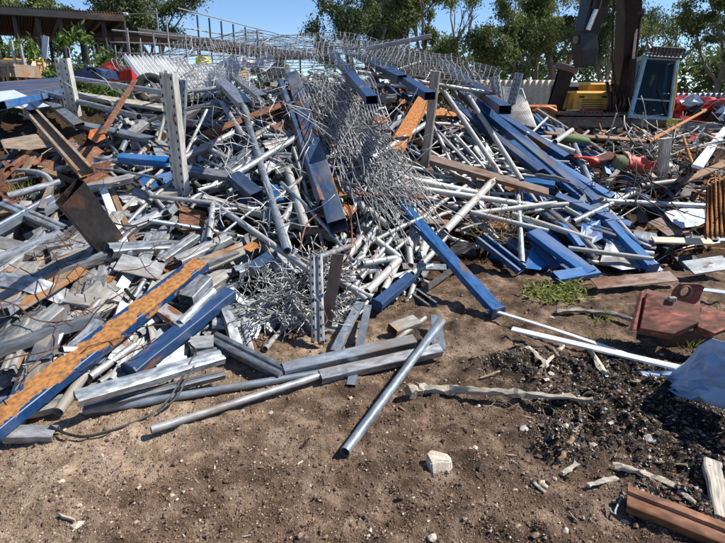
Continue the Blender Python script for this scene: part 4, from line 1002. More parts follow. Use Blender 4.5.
('channel','rib','galv_light',178,262,228,238,13,CH,'bright ribbed channel above the top end of the striped beam',dict(lift=.1)),
('channel','chan','galv',202,264,236,252,13,CH,'grey channel half under the bright ribbed one',dict(lift=.07)),
('channel','rib','galv',160,262,196,236,11,CH,'ribbed channel left of the bright one, half buried',dict(lift=.07)),
('steel_plate','strip','blue_slate',250,268,272,254,14,'plate','slate grey plate with an orange edge near the foot of the pale pipe',dict(lift=.1)),
('steel_plate','strip','rust_orange',246,250,262,240,12,'plate','little orange rusted plate in the middle left',dict(lift=.09)),
('steel_plate','strip','rust_orange',336,224,352,206,14,'plate','bright orange rusted plate at the foot of the slate blue beam',dict(lift=.12)),
('steel_plate','strip','rust_orange',326,130,336,150,9,'plate','orange rusted scrap right of the slate blue beam, high up',dict(lift=.13)),
('steel_plate','strip','rust_orange',334,178,342,196,11,'plate','orange rusted scrap beside the lower half of the slate blue beam',dict(lift=.14)),
('steel_section','chan','rust_orange',431,88,394,152,14,BEAM,'orange rusty channel leaning left of the old timber post',dict(lift=.14,hr=.4)),
('pipe','pipe','galv_light',366,49,431,36,4.5,PIPE,'pale pole poking out at the very top of the heap',dict(Y=(7.4,7.0))),
('pipe','pipe','galv_light',358,72,495,94,4.5,PIPE,'long pale pipe lying level below the skyline, right of centre',dict(lift=.3,clear=.05)),
('pipe','pipe','galv_light',335,84,412,86,4.5,PIPE,'pale pipe under the left part of the level one',dict(lift=.2)),
('pipe','pipe','tube_white',443,90,501,176,5,PIPE,'white pipe, left one of two leaning parallel on the right slope',dict(lift=.22,clear=.05)),
('pipe','pipe','tube_white',467,94,522,181,5,PIPE,'white pipe, right one of two leaning parallel on the right slope',dict(lift=.22,clear=.05)),
('pipe','pipe','galv',432,120,372,158,5.5,PIPE,'grey pipe crossing in front of the orange rusty channel',dict(lift=.18)),
('steel_section','chan','rust_flat',430,159,548,193,12,BEAM,'long brown rusted channel with faint blue paint crossing the right slope',dict(lift=.16,hr=.35,clear=.06)),
('steel_strip','strip','rust',356,193,424,198,6,'strip','thin red brown strip lying level across the wire bundle',dict(lift=.22,hr=.4)),
('pipe','pipe','tube_white',398,177,476,193,7,PIPE,'off white pipe, topmost of the level ones right of the wire bundle',dict(lift=.12)),
('pipe','pipe','tube_white',402,186,536,206,6,PIPE,'off white pipe just under the topmost level one',dict(lift=.09)),
('pipe','pipe','tube_white',494,180,445,231,8,PIPE,'thick off white pipe slanting up over the level pipes',dict(lift=.2)),
('pipe','pipe','galv',517,184,522,263,6,PIPE,'grey pipe hanging straight down in front of the blue channels',dict(lift=.12)),
('pipe','pipe','tube_white',470,212,548,231,5,PIPE,'white pipe, lower one of two that open like scissors',dict(lift=.14)),
('pipe','pipe','tube_white',474,213,556,203,5,PIPE,'white pipe, upper one of two that open like scissors',dict(lift=.14)),
('pipe','pipe','tube_white',512,214,592,240,6,PIPE,'pale pipe running right behind the hanging grey pipe',dict(lift=.12)),
('pipe','pipe','galv_light',440,246,412,274,6,PIPE,'short pale pipe on the earth side of the blue beam',dict(lift=.05)),
# foot of the wire bundle
('pipe','pipe','tube_white',362,238,343,262,8,PIPE,'short thick tube with its open mouth to the lower left, nearest the orange plate',dict(lift=.1)),
('pipe','pipe','tube_white',366,208,388,226,7,PIPE,'pale offcut above the cluster of short tubes',dict(lift=.12)),
('pipe','pipe','tube_white',318,168,344,218,8,PIPE,'off white tube slanting down right of the slate blue beam',dict(lift=.12)),
('pipe','pipe','tube_white',345,185,368,214,8,PIPE,'off white tube in the tangle right of the slate blue beam',dict(lift=.12)),
('pipe','pipe','tube_white',399,260,367,292,8,PIPE,'long cream offcut pointing down left to the blue grey channels',dict(lift=.11)),
('pipe','pipe','tube_white',400,258,376,240,7,PIPE,'cream offcut meeting the long cream one at its upper end',dict(lift=.1)),
('pipe','pipe','galv_light',362,264,396,258,7,PIPE,'pale tube pointing left with an open end, in the short tube cluster',dict(lift=.11)),
('pipe','pipe','galv_light',340,282,372,298,8,PIPE,'pale tube going down right to the blue grey channel pair',dict(lift=.1)),
('pipe','pipe','galv_light',366,300,352,288,7,PIPE,'stub of tube under the pale one near the channel pair',dict(lift=.08)),
('pipe','pipe','tube_white',384,290,398,262,7,PIPE,'cream tube standing in the cluster above the blue stub',dict(lift=.08)),
('pipe','pipe','galv_light',410,266,408,240,8,PIPE,'pale round tube with a dark open end right in the cluster',dict(lift=.1)),
('pipe','pipe','tube_white',408,248,424,230,9,PIPE,'thick cream offcut beside the upper end of the blue beam',dict(lift=.1)),
# right
('pipe','pipe','tube_white',568,248,653,259,5,PIPE,'thin white pipe lying over the pale triangular plate',dict(lift=.14)),
('pipe','pipe','galv_blue',573,222,634,193,6,PIPE,'grey pipe slanting up right above the bright blue beams',dict(lift=.12)),
('pipe','pipe','galv_light',600,201,722,207,6,PIPE,'long grey pipe running level into the dark tangle on the right',dict(lift=.12)),
('pipe','pipe','tube_white',538,206,568,204,5,PIPE,'white pipe stub left of the bright blue beams',dict(lift=.12)),
('pipe','pipe','tube_white',565,208,590,222,5,PIPE,'white pipe stub sloping down to the bright blue beams',dict(lift=.1)),
('pipe','pipe','tube_white',612,214,640,246,5,PIPE,'white pipe behind the bright blue box beam',dict(lift=.1)),
('pipe','pipe','galv_dull',572,140,592,188,6,PIPE,'dull grey pipe leaning across the end of the long blue beam',dict(lift=.1)),
('pipe','pipe','tube_white',526,134,574,152,6,PIPE,'white pipe pointing right at the top of the right slope',dict(lift=.12)),
('pipe','pipe','tube_white',555,142,572,130,5,PIPE,'small white pipe sticking up in front of the excavator track',dict(lift=.18)),
('steel_plate','strip','rust_flat',594,284,674,276,15,'plate','long flat rusty brown plate lying on the earth on the right',dict(lift=.04)),
('white_strip','strip','white_paint',697,167,726,128,7,'strip','bright white strip slanting up at the right picture edge',dict(lift=.2,hr=.3)),
('cream_board','plank','cream_paint',653,240,712,242,9,'board','cream board lying level in the shade on the right',dict(lift=.12,hr=.25)),
('white_board','plank','sheet_white',688,288,730,293,5,'board','thin white board behind the red steel assembly',dict(z=(.1,.1),hr=.3)),
('timber_batten','plank','wood_brown',597,137,645,141,6,'batten','brown timber lying level below the excavator tracks',dict(lift=.12)),
('timber_batten','plank','wood_brown',545,133,612,139,6,'batten','longer brown timber lying below the excavator track wheel',dict(lift=.10)),
('timber_batten','plank','wood_brown',680,182,730,162,8,'batten','dark brown timber above the rusty corrugated piece on the right',dict(lift=.14)),
('rust_rod','pipe','rust_orange',648,142,706,110,3,'rod','thin orange rusted rod pointing up right towards the crushed cars',dict(lift=.3)),
('rust_rod','pipe','rust_orange',683,136,695,172,3,'rod','thin brown rod slanting down beside the bright white strip',dict(lift=.2)),
('timber_batten','plank','wood_grey',626,152,655,178,5,'batten','grey batten leaning beside the short grey timber post',dict(lift=.1)),
('steel_plate','strip','galv_dull',688,268,728,262,20,'plate','dull plate in deep shade at the right edge',dict(lift=.05)),
('pipe','pipe','galv_dull',640,186,700,178,6,PIPE,'dull pipe above the long level pipe on the right',dict(lift=.1)),
# front right
('white_strip','strip','white_paint',487,309,634,357,4,'strip','long thin white strip on the earth, upper one of two',dict(z=(.06,.07),hr=.5,bend=.01)),
('white_strip','strip','white_paint',512,329,684,369,7,'strip','wide white strip on the earth, lower one of two, ending under the blue white sheet',dict(z=(.07,.09),hr=.35)),
('steel_section','rib','rust_shiny',627,498,740,543,24,BEAM,'rusted folded steel section at the bottom right corner',dict(z=(.07,.06),hr=.55,up=Vector((.1,-.5,1)),rough=.002,skew=.2)),
('timber_batten','plank','wood_grey',712,462,722,520,16,'batten','weathered grey timber at the right edge above the rusted angle',dict(z=(.08,.05),hr=.5,n=4,rough=.01)),
]
for e in H:
    nm, kd, mt, x0, y0, x1, y1, wd, cat, lab, opt = e
    if kd in ('box', 'rib', 'chan') and 'rough' not in opt: opt['rough'] = .0035 if wd > 12 else .0025
    bar(nm, kd, mt, x0, y0, x1, y1, wd, lab, cat, **opt)

sheet('rusty_sheet','rust_pale',[(4,262),(42,228),(44,262),(30,280),(6,284)],'rusty tan sheet under the bright grey channel at the left','sheet',lift=.02)
sheet('flat_sheet','galv_dirty',[(50,252),(70,240),(88,262),(84,280),(56,280)],'dusty grey sheet left of the brown hollow section','sheet',lift=.05)
sheet('flat_sheet','blue_slate',[(0,82),(60,77),(64,94),(30,101),(0,104)],'large flat blue roofing sheet lying at the far left of the heap','sheet',lift=.03,bump=.01)
sheet('flat_sheet','sheet_white',[(-6,92),(14,90),(50,106),(30,110),(-6,104)],'pale striped sheet at the left edge in front of the blue roofing sheet','sheet',lift=.14,bump=.01)
sheet('flat_sheet','galv',[(600,262),(608,238),(616,236),(646,268),(622,270)],'pale triangular steel plate among the bright blue beams','sheet',lift=.06,bump=.015)
sheet('blue_plate','blue_bright',[(582,224),(600,220),(603,238),(592,244),(580,238)],'small square blue plate above the wide bright blue channel','plate',lift=.10)
sheet('blue_plate','blue_bright',[(524,268),(534,240),(550,248),(552,262),(540,270)],'blue plate corner standing left of the wide bright blue channel','plate',lift=.06)
sheet('blue_plate','blue',[(556,222),(570,216),(574,228),(562,234)],'little blue plate behind the wide bright blue channel','plate',lift=.08)
sheet('torn_sheet','sheet_white',[(664,212),(686,208),(704,210),(706,222),(698,226),(682,228),(672,222)],'torn white sheet with a jagged edge on the right of the heap','sheet',lift=.12,bump=.03)
sheet('rusty_sheet','rust_flat',[(648,222),(664,216),(690,232),(668,236)],'brown sheet under the torn white one','sheet',lift=.08)
sheet('rusty_sheet','rust',[(150,262),(200,250),(186,270),(168,274)],'dark rusted sheet behind the striped beam','sheet',lift=.03)
sheet('rusty_sheet','rust',[(180,206),(206,212),(204,236),(178,230)],'rusty brown sheet behind the short hanging pipe','sheet',lift=.04)
sheet('flat_sheet','galv_light',[(150,140),(196,150),(194,170),(160,166)],'grey sheet in the shade right behind the tall upright','sheet',lift=.03)
sheet('rubble_sheet','rust_pale',[(0,140),(36,134),(56,146),(30,150),(4,148)],'thin tan torn sheet in the brown litter at the upper left','sheet',lift=.08,bump=.03)
sheet('cloth_rag','orange_paint',[(90,130),(102,128),(106,138),(96,143),(88,138)],'small orange rag or panel in the upper left litter','rag',lift=.1,bump=.04)

# rusty corrugated lump at the right edge
corrugated('rusty_corrugated_sheet',(S(706,186,.45),S(730,176,.6),S(734,236,.3),S(704,238,.25)),'rust_orange','rusty orange corrugated piece at the right picture edge',6,.03)
# red hose / tarp with green band
hz = empty('fabric_roll', S(616,162,.15), 'roll of red orange fabric with a green band, near the grey timber post', 'roll')
pp = [S(578,155,.16), S(596,160,.18), S(612,157,.22), S(628,162,.2), S(654,166,.14)]
def fabric(nm, pts, r, mat):
    o = tubes(nm, [pts], r, mat, hz, 14, True)
    for v in o.data.vertices:
        q = (v.co+o.location)*9; v.co += Vector((noise.noise(q), noise.noise(q+Vector((7, 0, 0))), noise.noise(q+Vector((0, 7, 0)))-.25))*.075
def spl(P, n=7):
    Q = []
    for i in range(len(P)-1): Q += [P[i].lerp(P[i+1], t/n)+Vector((0, 0, .03*noise.noise(P[i]*3+Vector((t, 0, 0))))) for t in range(n)]
    return Q+[P[-1]]
fabric('red_fabric', spl([pp[0], pp[1]]), (lambda t: .03+.02*t), 'red_plastic')
fabric('brown_fabric', spl([pp[1].lerp(pp[0], .1), pp[2], pp[2].lerp(pp[3], .3)]), (lambda t: .045+.03*t), 'rust_red')
fabric('green_band', spl([pp[2].lerp(pp[3], .2), pp[2].lerp(pp[3], .75)]), .08, 'green_plastic')
fabric('red_fabric', spl([pp[2].lerp(pp[3], .7), pp[3].lerp(pp[4], .4), pp[4]]), (lambda t: .09-.03*t), 'red_plastic')
o = tubes('green_tube', [[S(563,138,.12), S(574,139,.16), S(587,141,.12)]], .045, 'green_plastic', None, 10, True); tag(o, 'short dull green tube below the yellow engine cover', 'tube')

# tyre behind the tall upright
def torus(name, p, R1, r1, mat, M3, parent=None, n=28, k=10):
    V, F = [], []
    for i in range(n):
        a = 2*PI*i/n
        for j in range(k):
            b = 2*PI*j/k; q = Vector(((R1+r1*math.cos(b))*math.cos(a), (R1+r1*math.cos(b))*math.sin(a), r1*1.25*math.sin(b)*(1 if True else 0)))
            V.append(q)
    for i in range(n):
        for j in range(k): F.append((i*k+j, ((i+1) % n)*k+j, ((i+1) % n)*k+(j+1) % k, i*k+(j+1) % k))
    o = new_obj(name, mesh_from(name, V, F, True, False), MATS[mat]); o.matrix_world = Matrix.Translation(p) @ M3.to_4x4()
    if parent: parent_keep(o, parent)
    return o
ty = empty('old_tyre', S(151, 92, .1), 'old worn tyre and rim half seen behind the tall pale upright', 'tyre')
M3 = Matrix.Rotation(R(75), 3, 'X') @ Matrix.Rotation(R(20), 3, 'Y')
torus('tread', S(151, 90, .15), .15, .06, 'rubber', M3, ty); torus('rim', S(151, 90, .15), .09, .015, 'galv_dirty', M3, ty)

# red fabricated steel at right
rs = empty('steel_assembly', PZ(672,336,0.02), 'red rusted steel assembly with a round hole in its lifting lug, at the right', 'machine part')
Yr = 3.2
def RP(x, y, dy=0): return PY(x, y, Yr+dy)
def rplate(nm, pts, th=.02, mat='rust_red'):
    P = [RP(*p) for p in pts]; c = sum(P, Vector())/len(P); o = new_obj(nm, solid(nm, [p-c for p in P], 0, th), MATS[mat]); o.location = c; parent_keep(o, rs)
    bv = o.modifiers.new('bevel', 'BEVEL'); bv.width = .003; bv.segments = 1; return o
rplate('web_plate', [(645,296,.12),(672,302,.10),(699,309,.08),(697,325,-.06),(671,337,-.1),(638,331,-.02)], .07)
rplate('end_flange', [(641,292,.12),(647,292,.18),(640,331,.02),(631,330,-.06)], .02)
rplate('top_flange', [(645,296,.12),(646,290,.30),(700,302,.28),(700,309,.08)], .014)
rplate('side_channel', [(699,309,.06),(732,316,.02),(732,328,-.04),(712,336,-.1),(695,329,-.06)], .06)
rplate('end_cap', [(699,309,.05),(706,306,.2),(704,326,.1),(697,327,-.05)], .014)
P = [RP(671,303,.10), RP(674,290,.12), RP(680,282,.14), RP(701,282,.16), RP(696,302,.13), RP(688,309,.07)]
# lug with a real hole
cn = RP(684,291,.12); nr = (P[1]-P[0]).cross(P[3]-P[0]).normalized()
V, F = [], []; n = 24; hr = .033
outer = []
for i in range(n):
    a = 2*PI*i/n; d = Vector((math.cos(a), 0, math.sin(a))); best = None
    for k in range(6):
        A_, B_ = P[k], P[(k+1) % 6]; ex_, ez_ = B_.x-A_.x, B_.z-A_.z; den = d.x*ez_-d.z*ex_
        if abs(den) < 1e-9: continue
        t = ((A_.x-cn.x)*ez_-(A_.z-cn.z)*ex_)/den; u = ((A_.x-cn.x)*d.z-(A_.z-cn.z)*d.x)/den
        if t > 0 and -1e-6 <= u <= 1+1e-6 and (best is None or t > best): best = t
    outer.append(cn+d*(best or .06)); 
for s_ in (-.011, .011):
    for i in range(n): a = 2*PI*i/n; V += [outer[i]+Vector((0, s_, 0)), cn+Vector((math.cos(a)*hr, s_, math.sin(a)*hr))]
for i in range(n):
    j = (i+1) % n
    F += [(2*i, 2*j, 2*j+1, 2*i+1), (2*n+2*i, 2*n+2*i+1, 2*n+2*j+1, 2*n+2*j), (2*i, 2*n+2*i, 2*n+2*j, 2*j), (2*i+1, 2*j+1, 2*n+2*j+1, 2*n+2*i+1)]
o = new_obj('lifting_lug', mesh_from('lifting_lug', [v-cn for v in V], F), MATS['rust_red']); o.location = cn; parent_keep(o, rs)
torus('lug_collar', cn+Vector((0, -.015, 0)), .038, .006, 'rust_flat', Matrix.Rotation(PI/2, 3, 'X'), rs, 20, 8)
boxes('bolt_head', [(RP(672,299,.06), (.05, .03, .03))], 'galv_dirty', rs, .005)
q_ = RP(682, 322, .28); boxes('base_block', [((q_.x, q_.y, q_.z/2-.02), (.34, .2, q_.z+.02))], 'dark_steel', rs, .01)

# big blue-white sheet at right: rises steeply to the right, the blue shade of its near face put into its colour
def bigsheet():
    top = [PZ(632,371,.03), PZ(645,371,.04), PZ(660,371,.06), PZ(674,370,.10), PZ(684,362,.27), PZ(692,354,.40), PZ(701,345,.52), PZ(712,338,.61), PZ(722,342,.61), PZ(735,340,.65), PZ(752,346,.65), PZ(790,352,.7)]
    top = [p.lerp(b_, 0) for p, b_ in zip(top, top)]; top = [PZ(*proj(p)[:2], .03+(p.z-.03)*.66) for p in top]
    bot = [PZ(634,373,.02), PZ(645,378,.02), PZ(658,384,.03), PZ(668,390,.04), PZ(678,397,.04), PZ(690,400,.05), PZ(700,401,.06), PZ(711,405,.07), PZ(724,409,.08), PZ(738,420,.12), PZ(755,428,.16), PZ(790,440,.22)]
    V = []; m = 10; n = len(top)
    for j in range(m+1):
        v = j/m
        for i in range(n):
            p = top[i].lerp(bot[i], v); e = min(1, i/4)
            fold = abs(noi(i*.55+v*1.6, v*2.2, 3))*2-.4
            p = p+Vector((-.09, -.06, .05))*e*fold*(.4+.6*math.sin(PI*v))+Vector((.012, .0, .0))*noi(i*2.3, v*7, 8)
            V.append(p)
    F = []
    for j in range(m):
        for i in range(n-1):
            a, b, c, d = j*n+i, j*n+i+1, (j+1)*n+i+1, (j+1)*n+i
            F += [(a, b, c), (a, c, d)] if (i+j) % 2 else [(a, b, d), (b, c, d)]
    c = V[n*3+4]; me = mesh_from('crumpled_sheet', [v-c for v in V], F, True, False); me.set_sharp_from_angle(angle=R(22))
    o = new_obj('crumpled_sheet', me, MATS['sheet_shade_blue']); o.location = c
    s = o.modifiers.new('th', 'SOLIDIFY'); s.thickness = .004
    tag(o, 'large crumpled bluish white sheet in its own shade at the right edge', 'sheet')
bigsheet()

# pale branch, sticks, curved bark
def stick(name, pts, r, mat, label, cat, k=6, rough=.15):
    P = [PZ(x, y, z) for x, y, z in pts]; P = [PZ(q[0], q[1], max(q[2], ground_z(p.x, p.y)+.012+.4*(r(.5) if callable(r) else r))) for p, q in zip(P, pts)]; Q = []
    for i in range(len(P)-1):
        for t in range(5): Q.append(P[i].lerp(P[i+1], t/5)+Vector((noi(i+t*.3, 1), noi(i+t*.3, 5), noi(i+t*.3, 9)))*.008)
    Q.append(P[-1]); V, F = [], []; tube_into(V, F, Q, r, k)
    rr0 = r(.5) if callable(r) else r
    V = [v+Vector((noi(v.x*45, v.y*45, v.z*60), noi(v.x*45, v.y*45, 3+v.z*60), noi(v.x*45, v.y*45, 7+v.z*60)))*rr0*.9 for v in V]
    c = sum(V, Vector())/len(V); c.z = min(v.z for v in V); V = [Vector((v.x, v.y, c.z+(v.z-c.z)*(.62 if rr0 < .017 else .9))) for v in V]
    me = mesh_from(name, [v-c for v in V], F, True, False); me.set_sharp_from_angle(angle=R(28)); o = new_obj(name, me, MATS[mat]); o.location = c; tag(o, label, cat); return o
stick('branch', [(408,391,.06),(425,388,.065),(450,389,.065),(485,390,.08),(520,392,.085),(556,395,.085),(592,398,.08)], (lambda t: .050-.024*min(1, t*6) if t < .16 else .029-.013*t), 'bark_pale', 'long pale bone like branch lying across the earth in front', 'branch')
stick('bark_strip', [(614,464,.05),(640,469,.06),(668,480,.055),(696,498,.03)], (lambda t: .017*(1-.5*abs(t-.4))), 'bark_pale', 'curved grey bark stick on the charcoal at the lower right', 'stick')
stick('bark_strip', [(588,485,.03),(602,480,.035),(617,477,.03)], .013, 'wood_grey', 'short grey stick left of the curved bark stick', 'stick')
stick('bark_strip', [(562,473,.03),(578,462,.03)], .012, 'wood_grey', 'small grey stick on the charcoal left of the two pale ones', 'stick')
stick('bark_strip', [(555,467,.03),(563,452,.04),(573,434,.04)], .012, 'wood_brown', 'brown stick pointing away on the charcoal', 'stick')
stick('bark_strip', [(656,462,.03),(688,461,.03)], .006, 'straw', 'thin straw coloured twig above the curved bark stick', 'stick')
stick('bark_strip', [(480,378,.03),(500,369,.06)], .007, 'straw', 'little straw twig leaning above the branch', 'stick')
stick('bark_strip', [(556,312,.03),(580,310,.03),(612,313,.04),(634,320,.03)], .02, 'wood_grey', 'flat grey branch on the earth left of the red steel assembly', 'branch')
stick('bark_strip', [(528,347,.03),(545,360,.04),(552,375,.03)], .016, 'wood_grey', 'grey splinter of wood at the top of the charcoal patch', 'stick')
stick('bark_strip', [(541,367,.03),(566,340,.09)], .012, 'bark_pale', 'pale splinter leaning on the wide white strip', 'stick')
stick('bark_strip', [(590,350,.05),(604,372,.03)], .018, 'bark_pale', 'thick pale splinter right below the wide white strip', 'stick')
stick('bark_strip', [(512,460,.02),(545,492,.02)], .007, 'wood_grey', 'thin dark twig right of the big white rock', 'stick')
stick('bark_strip', [(605,505,.02),(615,513,.05),(622,494,.04)], .004, 'galv_light', 'bent pale wire by the end of the rusted angle', 'wire', 5)
# black and brown straps / cables over the front left
def cable(pts, r, mat, label, name='steel_strapping', z=None, lift=.1):
    P = [PZ(p[0], p[1], p[2]+.025) if len(p) > 2 else S(p[0], p[1], lift) for p in pts]; Q = []
    for i in range(len(P)-1):
        a, b, c, d = P[max(0, i-1)], P[i], P[i+1], P[min(len(P)-1, i+2)]
        for k in range(6):
            t = k/6; Q.append(.5*((2*b)+(c-a)*t+(2*a-5*b+4*c-d)*t*t+(3*b-a-3*c+d)*t*t*t))
    Q.append(P[-1]); o = tubes(name, [Q], r, mat, None, 5, True); tag(o, label, 'strap' if 'strap' in name else 'wire'); return o
cable([(50,426,.05),(68,434,.02),(90,436,.01),(130,424,.01),(160,408,.01),(178,385,.06),(190,362,.14),(196,352,.16),(189,344,.17)], .007, 'black_strap', 'black strap curling over the earth from the lowest offcut up to the ribbed channels')
cable([(158,412,.03),(176,398,.05),(186,380,.10),(194,366,.14)], .0055, 'black_strap', 'second thin black strap loop beside the first at the ribbed channels')
cable([(125,289),(134,298),(150,302),(168,303),(190,306)], .012, 'black_strap', 'black strap lying over the top of the striped beam')
cable([(300,306,.1),(322,330,.04),(340,334,.03),(352,328,.03),(365,330,.03)], .004, 'black_strap', 'thin black wire on the sand by the foot of the upright channel')
for i, (pts, lab) in enumerate((
    ([(0,300),(18,306),(32,318),(50,322),(72,320)], 'brown rusty wire waving over the dusty flat bars at the left'),
    ([(20,268),(36,278),(48,296),(60,270),(52,252)], 'loop of brown rusty wire above the rusty orange flat bar'),
    ([(0,362),(20,356),(44,352),(60,346)], 'brown wire lying behind the near end of the striped beam'),
    ([(110,222),(130,226),(150,220),(172,214)], 'dark bent wire right of the white painted batten'),
    ([(186,213),(204,222),(220,240),(210,248)], 'dark bent wire below the corner joint of the pale pipes'),
    ([(300,250),(310,220),(345,205),(352,240),(346,262)], 'red brown cable hanging at the foot of the slate blue beam'),
    ([(212,212),(240,214),(262,226),(270,246)], 'pale bent wire under the pale corner pipe'),
    ([(620,170),(650,182),(668,190),(660,200),(690,196)], 'black looping cable in the tangle below the timber post'),
    ([(600,180),(625,176),(640,188),(634,204)], 'black cable bent like a hook on the right of the heap'))):
    cable(pts, (.004,.004,.004,.006,.006,.007,.005,.012,.010)[i], ('cable_brown','cable_brown','cable_brown','dark_steel','dark_steel','rust_red','wire','rubber','rubber')[i], lab, 'loose_wire', lift=.16)

# rocks
def rock(px, py, z, sx, sy, sz, seed, label, mat='stone_pale', name='rock'):
    rg = random.Random(seed); bm = bmesh.new(); bmesh.ops.create_icosphere(bm, subdivisions=1, radius=1)
    for i in range(5):
        nrm = Vector((rg.gauss(0, 1), rg.gauss(0, 1), rg.gauss(0, 1))).normalized()
        bmesh.ops.bisect_plane(bm, geom=bm.verts[:]+bm.edges[:]+bm.faces[:], plane_co=nrm*rg.uniform(.55, .8), plane_no=nrm, clear_outer=True)
        bmesh.ops.contextual_create(bm, geom=[e for e in bm.edges if e.is_boundary])
    for v in bm.verts: v.co = Vector((v.co.x*sx, v.co.y*sy, v.co.z*sz))
    bmesh.ops.bevel(bm, geom=bm.edges[:], offset=min(sx, sz)*.07, segments=2, affect='EDGES')
    me = bpy.data.meshes.new(name); bm.to_mesh(me); bm.free(); o = new_obj(name, me, MATS[mat]); o.location = PZ(px, py, z); o.rotation_euler.z = rg.random()*6
    tag(o, label, 'rock'); return o
# the big one is shaped by hand: a flat-topped block with a step
c = PZ(438, 470, .0)
bm = bmesh.new()
pts = [(-.052,.030,.062),(-.028,.052,.075),(.002,.044,.070),(.048,.035,.060),(.060,.010,.056),(.050,-.012,.052),(.0,-.012,.058),(-.036,-.028,.056)]
bmt = [(x*1.12+.004, y*1.15-.012, -.02) for x, y, z in pts]
bmt[5] = (.056, -.045, -.02); bmt[6] = (.012, -.062, -.02); bmt[7] = (-.030, -.060, -.02)
vt = [bm.verts.new(p) for p in pts]; vb = [bm.verts.new(p) for p in bmt]; bm.faces.new(vt[::-1]); bm.faces.new(vb)
for i in range(8): bm.faces.new((vt[i], vt[(i+1) % 8], vb[(i+1) % 8], vb[i]))
bmesh.ops.recalc_face_normals(bm, faces=bm.faces[:]); bmesh.ops.bevel(bm, geom=bm.edges[:], offset=.006, segments=2, affect='EDGES')
me = bpy.data.meshes.new('rock'); bm.to_mesh(me); bm.free(); o = new_obj('rock', me, MATS['stone_pale']); o.location = c; tag(o, 'big pale block shaped rock in the middle foreground', 'rock')
for i, (x, y, s, lab) in enumerate((
    (545,485,.030,'pale upright stone right of the big rock'), (475,448,.020,'small pale stone above and right of the big rock'), (510,487,.022,'white stone left of the thin dark twig'),
    (541,484,.026,'white stone with a chipped corner beside the thin dark twig'), (631,456,.024,'smooth cream stone just above the curved bark stick'), (625,523,.026,'pale stone below the end of the rusted angle'),
    (79,526,.032,'pale lumpy stone at the lower left'), (61,483,.024,'whitish stone on the boundary of sand and brown earth'), (271,413,.022,'flat brown stone under the pale tube in front'),
    (243,412,.024,'tan flat stone below the lower long tube'), (698,362,.02,'stone in the shade of the crumpled sheet'), (552,318,.03,'stone beside the flat grey branch'),
    (338,437,.02,'upright cream stone left of the near end of the lone pipe'), (592,402,.02,'cream stone at the tip of the long pale branch'), (565,531,.022,'little stone at the bottom edge, right of centre'),
    (432,538,.024,'pinkish stone at the bottom edge near the middle'), (524,430,.035,'brown stone at the edge of the charcoal'), (555,447,.04,'wide brown stone among the charcoal'), (650,440,.045,'large brown clod among the charcoal'), (594,447,.03,'light stone with a curved twig among the charcoal'))):
    rock(x, y, s*.25, s, s*.85, s*.65, 40+i, lab, 'concrete' if i in (8, 9, 16, 17, 18) else 'stone_pale')

# weeds on the right of the bare earth
wd = empty('weed_clump', PZ(556, 300, 0), 'low bright green weed clump on the earth in front of the blue beams', 'weed')
rg = random.Random(77); V, F = [], []
for i in range(1500):
    a = rg.gauss(556, 15); b = rg.gauss(295, 5.5)
    if noise.noise(Vector((a*.22, b*.4, 2))) < -.05: continue
    if abs(a-556) > 34 or abs(b-295) > 13: continue
    p = PZ(a, b, .0); p.z = ground_z(p.x, p.y)+rg.uniform(0, .035); h = rg.uniform(.02, .06); d = Vector((rg.uniform(-1.5, 1.5), rg.uniform(-1.5, 1.5), rg.uniform(.3, 1)))*h; s = Vector((rg.uniform(-1, 1), rg.uniform(-1, 1), .2)).normalized()*.007
    k = len(V); V += [p-s, p+s, p+d*.6+s*1.2, p+d+Vector((0, 0, -.01)), p+d*.6-s*1.2]; F.append((k, k+1, k+2, k+3, k+4))
o = new_obj('leaves', mesh_from('leaves', [v-wd.location for v in V], F), MATS['leaf_weed']); o.location = wd.location; parent_keep(o, wd)
wl = [[PZ(556+i*3-20, 298, .0), PZ(556+i*3-20+rg.uniform(-4, 4), 290, .05)] for i in range(14)]
tubes('stem', wl, .003, 'leaf_weed', wd, 4)
V, F = [], []
for (cx, cy, sx, sy, n) in ((24, 190, 14, 6, 120), (600, 346, 8, 5, 40), (694, 345, 6, 3, 40), (600, 322, 6, 4, 40)):
    for i in range(n):
        a, b = rg.gauss(cx, sx), rg.gauss(cy, sy); p = S(a, b, .0); d = Vector((rg.uniform(-.7, .7), rg.uniform(-.7, .7), 1))*rg.uniform(.03, .09); s = Vector((rg.uniform(-1, 1), rg.uniform(-1, 1), 0)).normalized()*.007
        k = len(V); V += [p-s, p+s, p+d]; F.append((k, k+1, k+2))
c = V[0].copy(); o = new_obj('grass', mesh_from('grass', [v-c for v in V], F), MATS['leaf_weed']); o.location = c; tag(o, 'thin green grass sprouting among the scrap', 'grass', kind='stuff')
V, F = [], []
for (cx, cy, sx, sy, n) in ((560, 404, 20, 5, 60), (470, 275, 14, 14, 50), (530, 400, 22, 3, 40)):
    for i in range(n):
        a, b = rg.gauss(cx, sx), rg.gauss(cy, sy); p = PZ(a, b, .03); t = rg.random()*PI; d = Vector((math.cos(t), math.sin(t), rg.uniform(-.1, .3)))*rg.uniform(.03, .12)
        tube_into(V, F, [p-d*.5, p+Vector((0, 0, .01)), p+d*.5], .0013, 3)
c = V[0].copy(); o = new_obj('dry_straw', mesh_from('dry_straw', [v-c for v in V], F), MATS['straw']); o.location = c; tag(o, 'scattered dry straw on the earth', 'straw', kind='stuff')
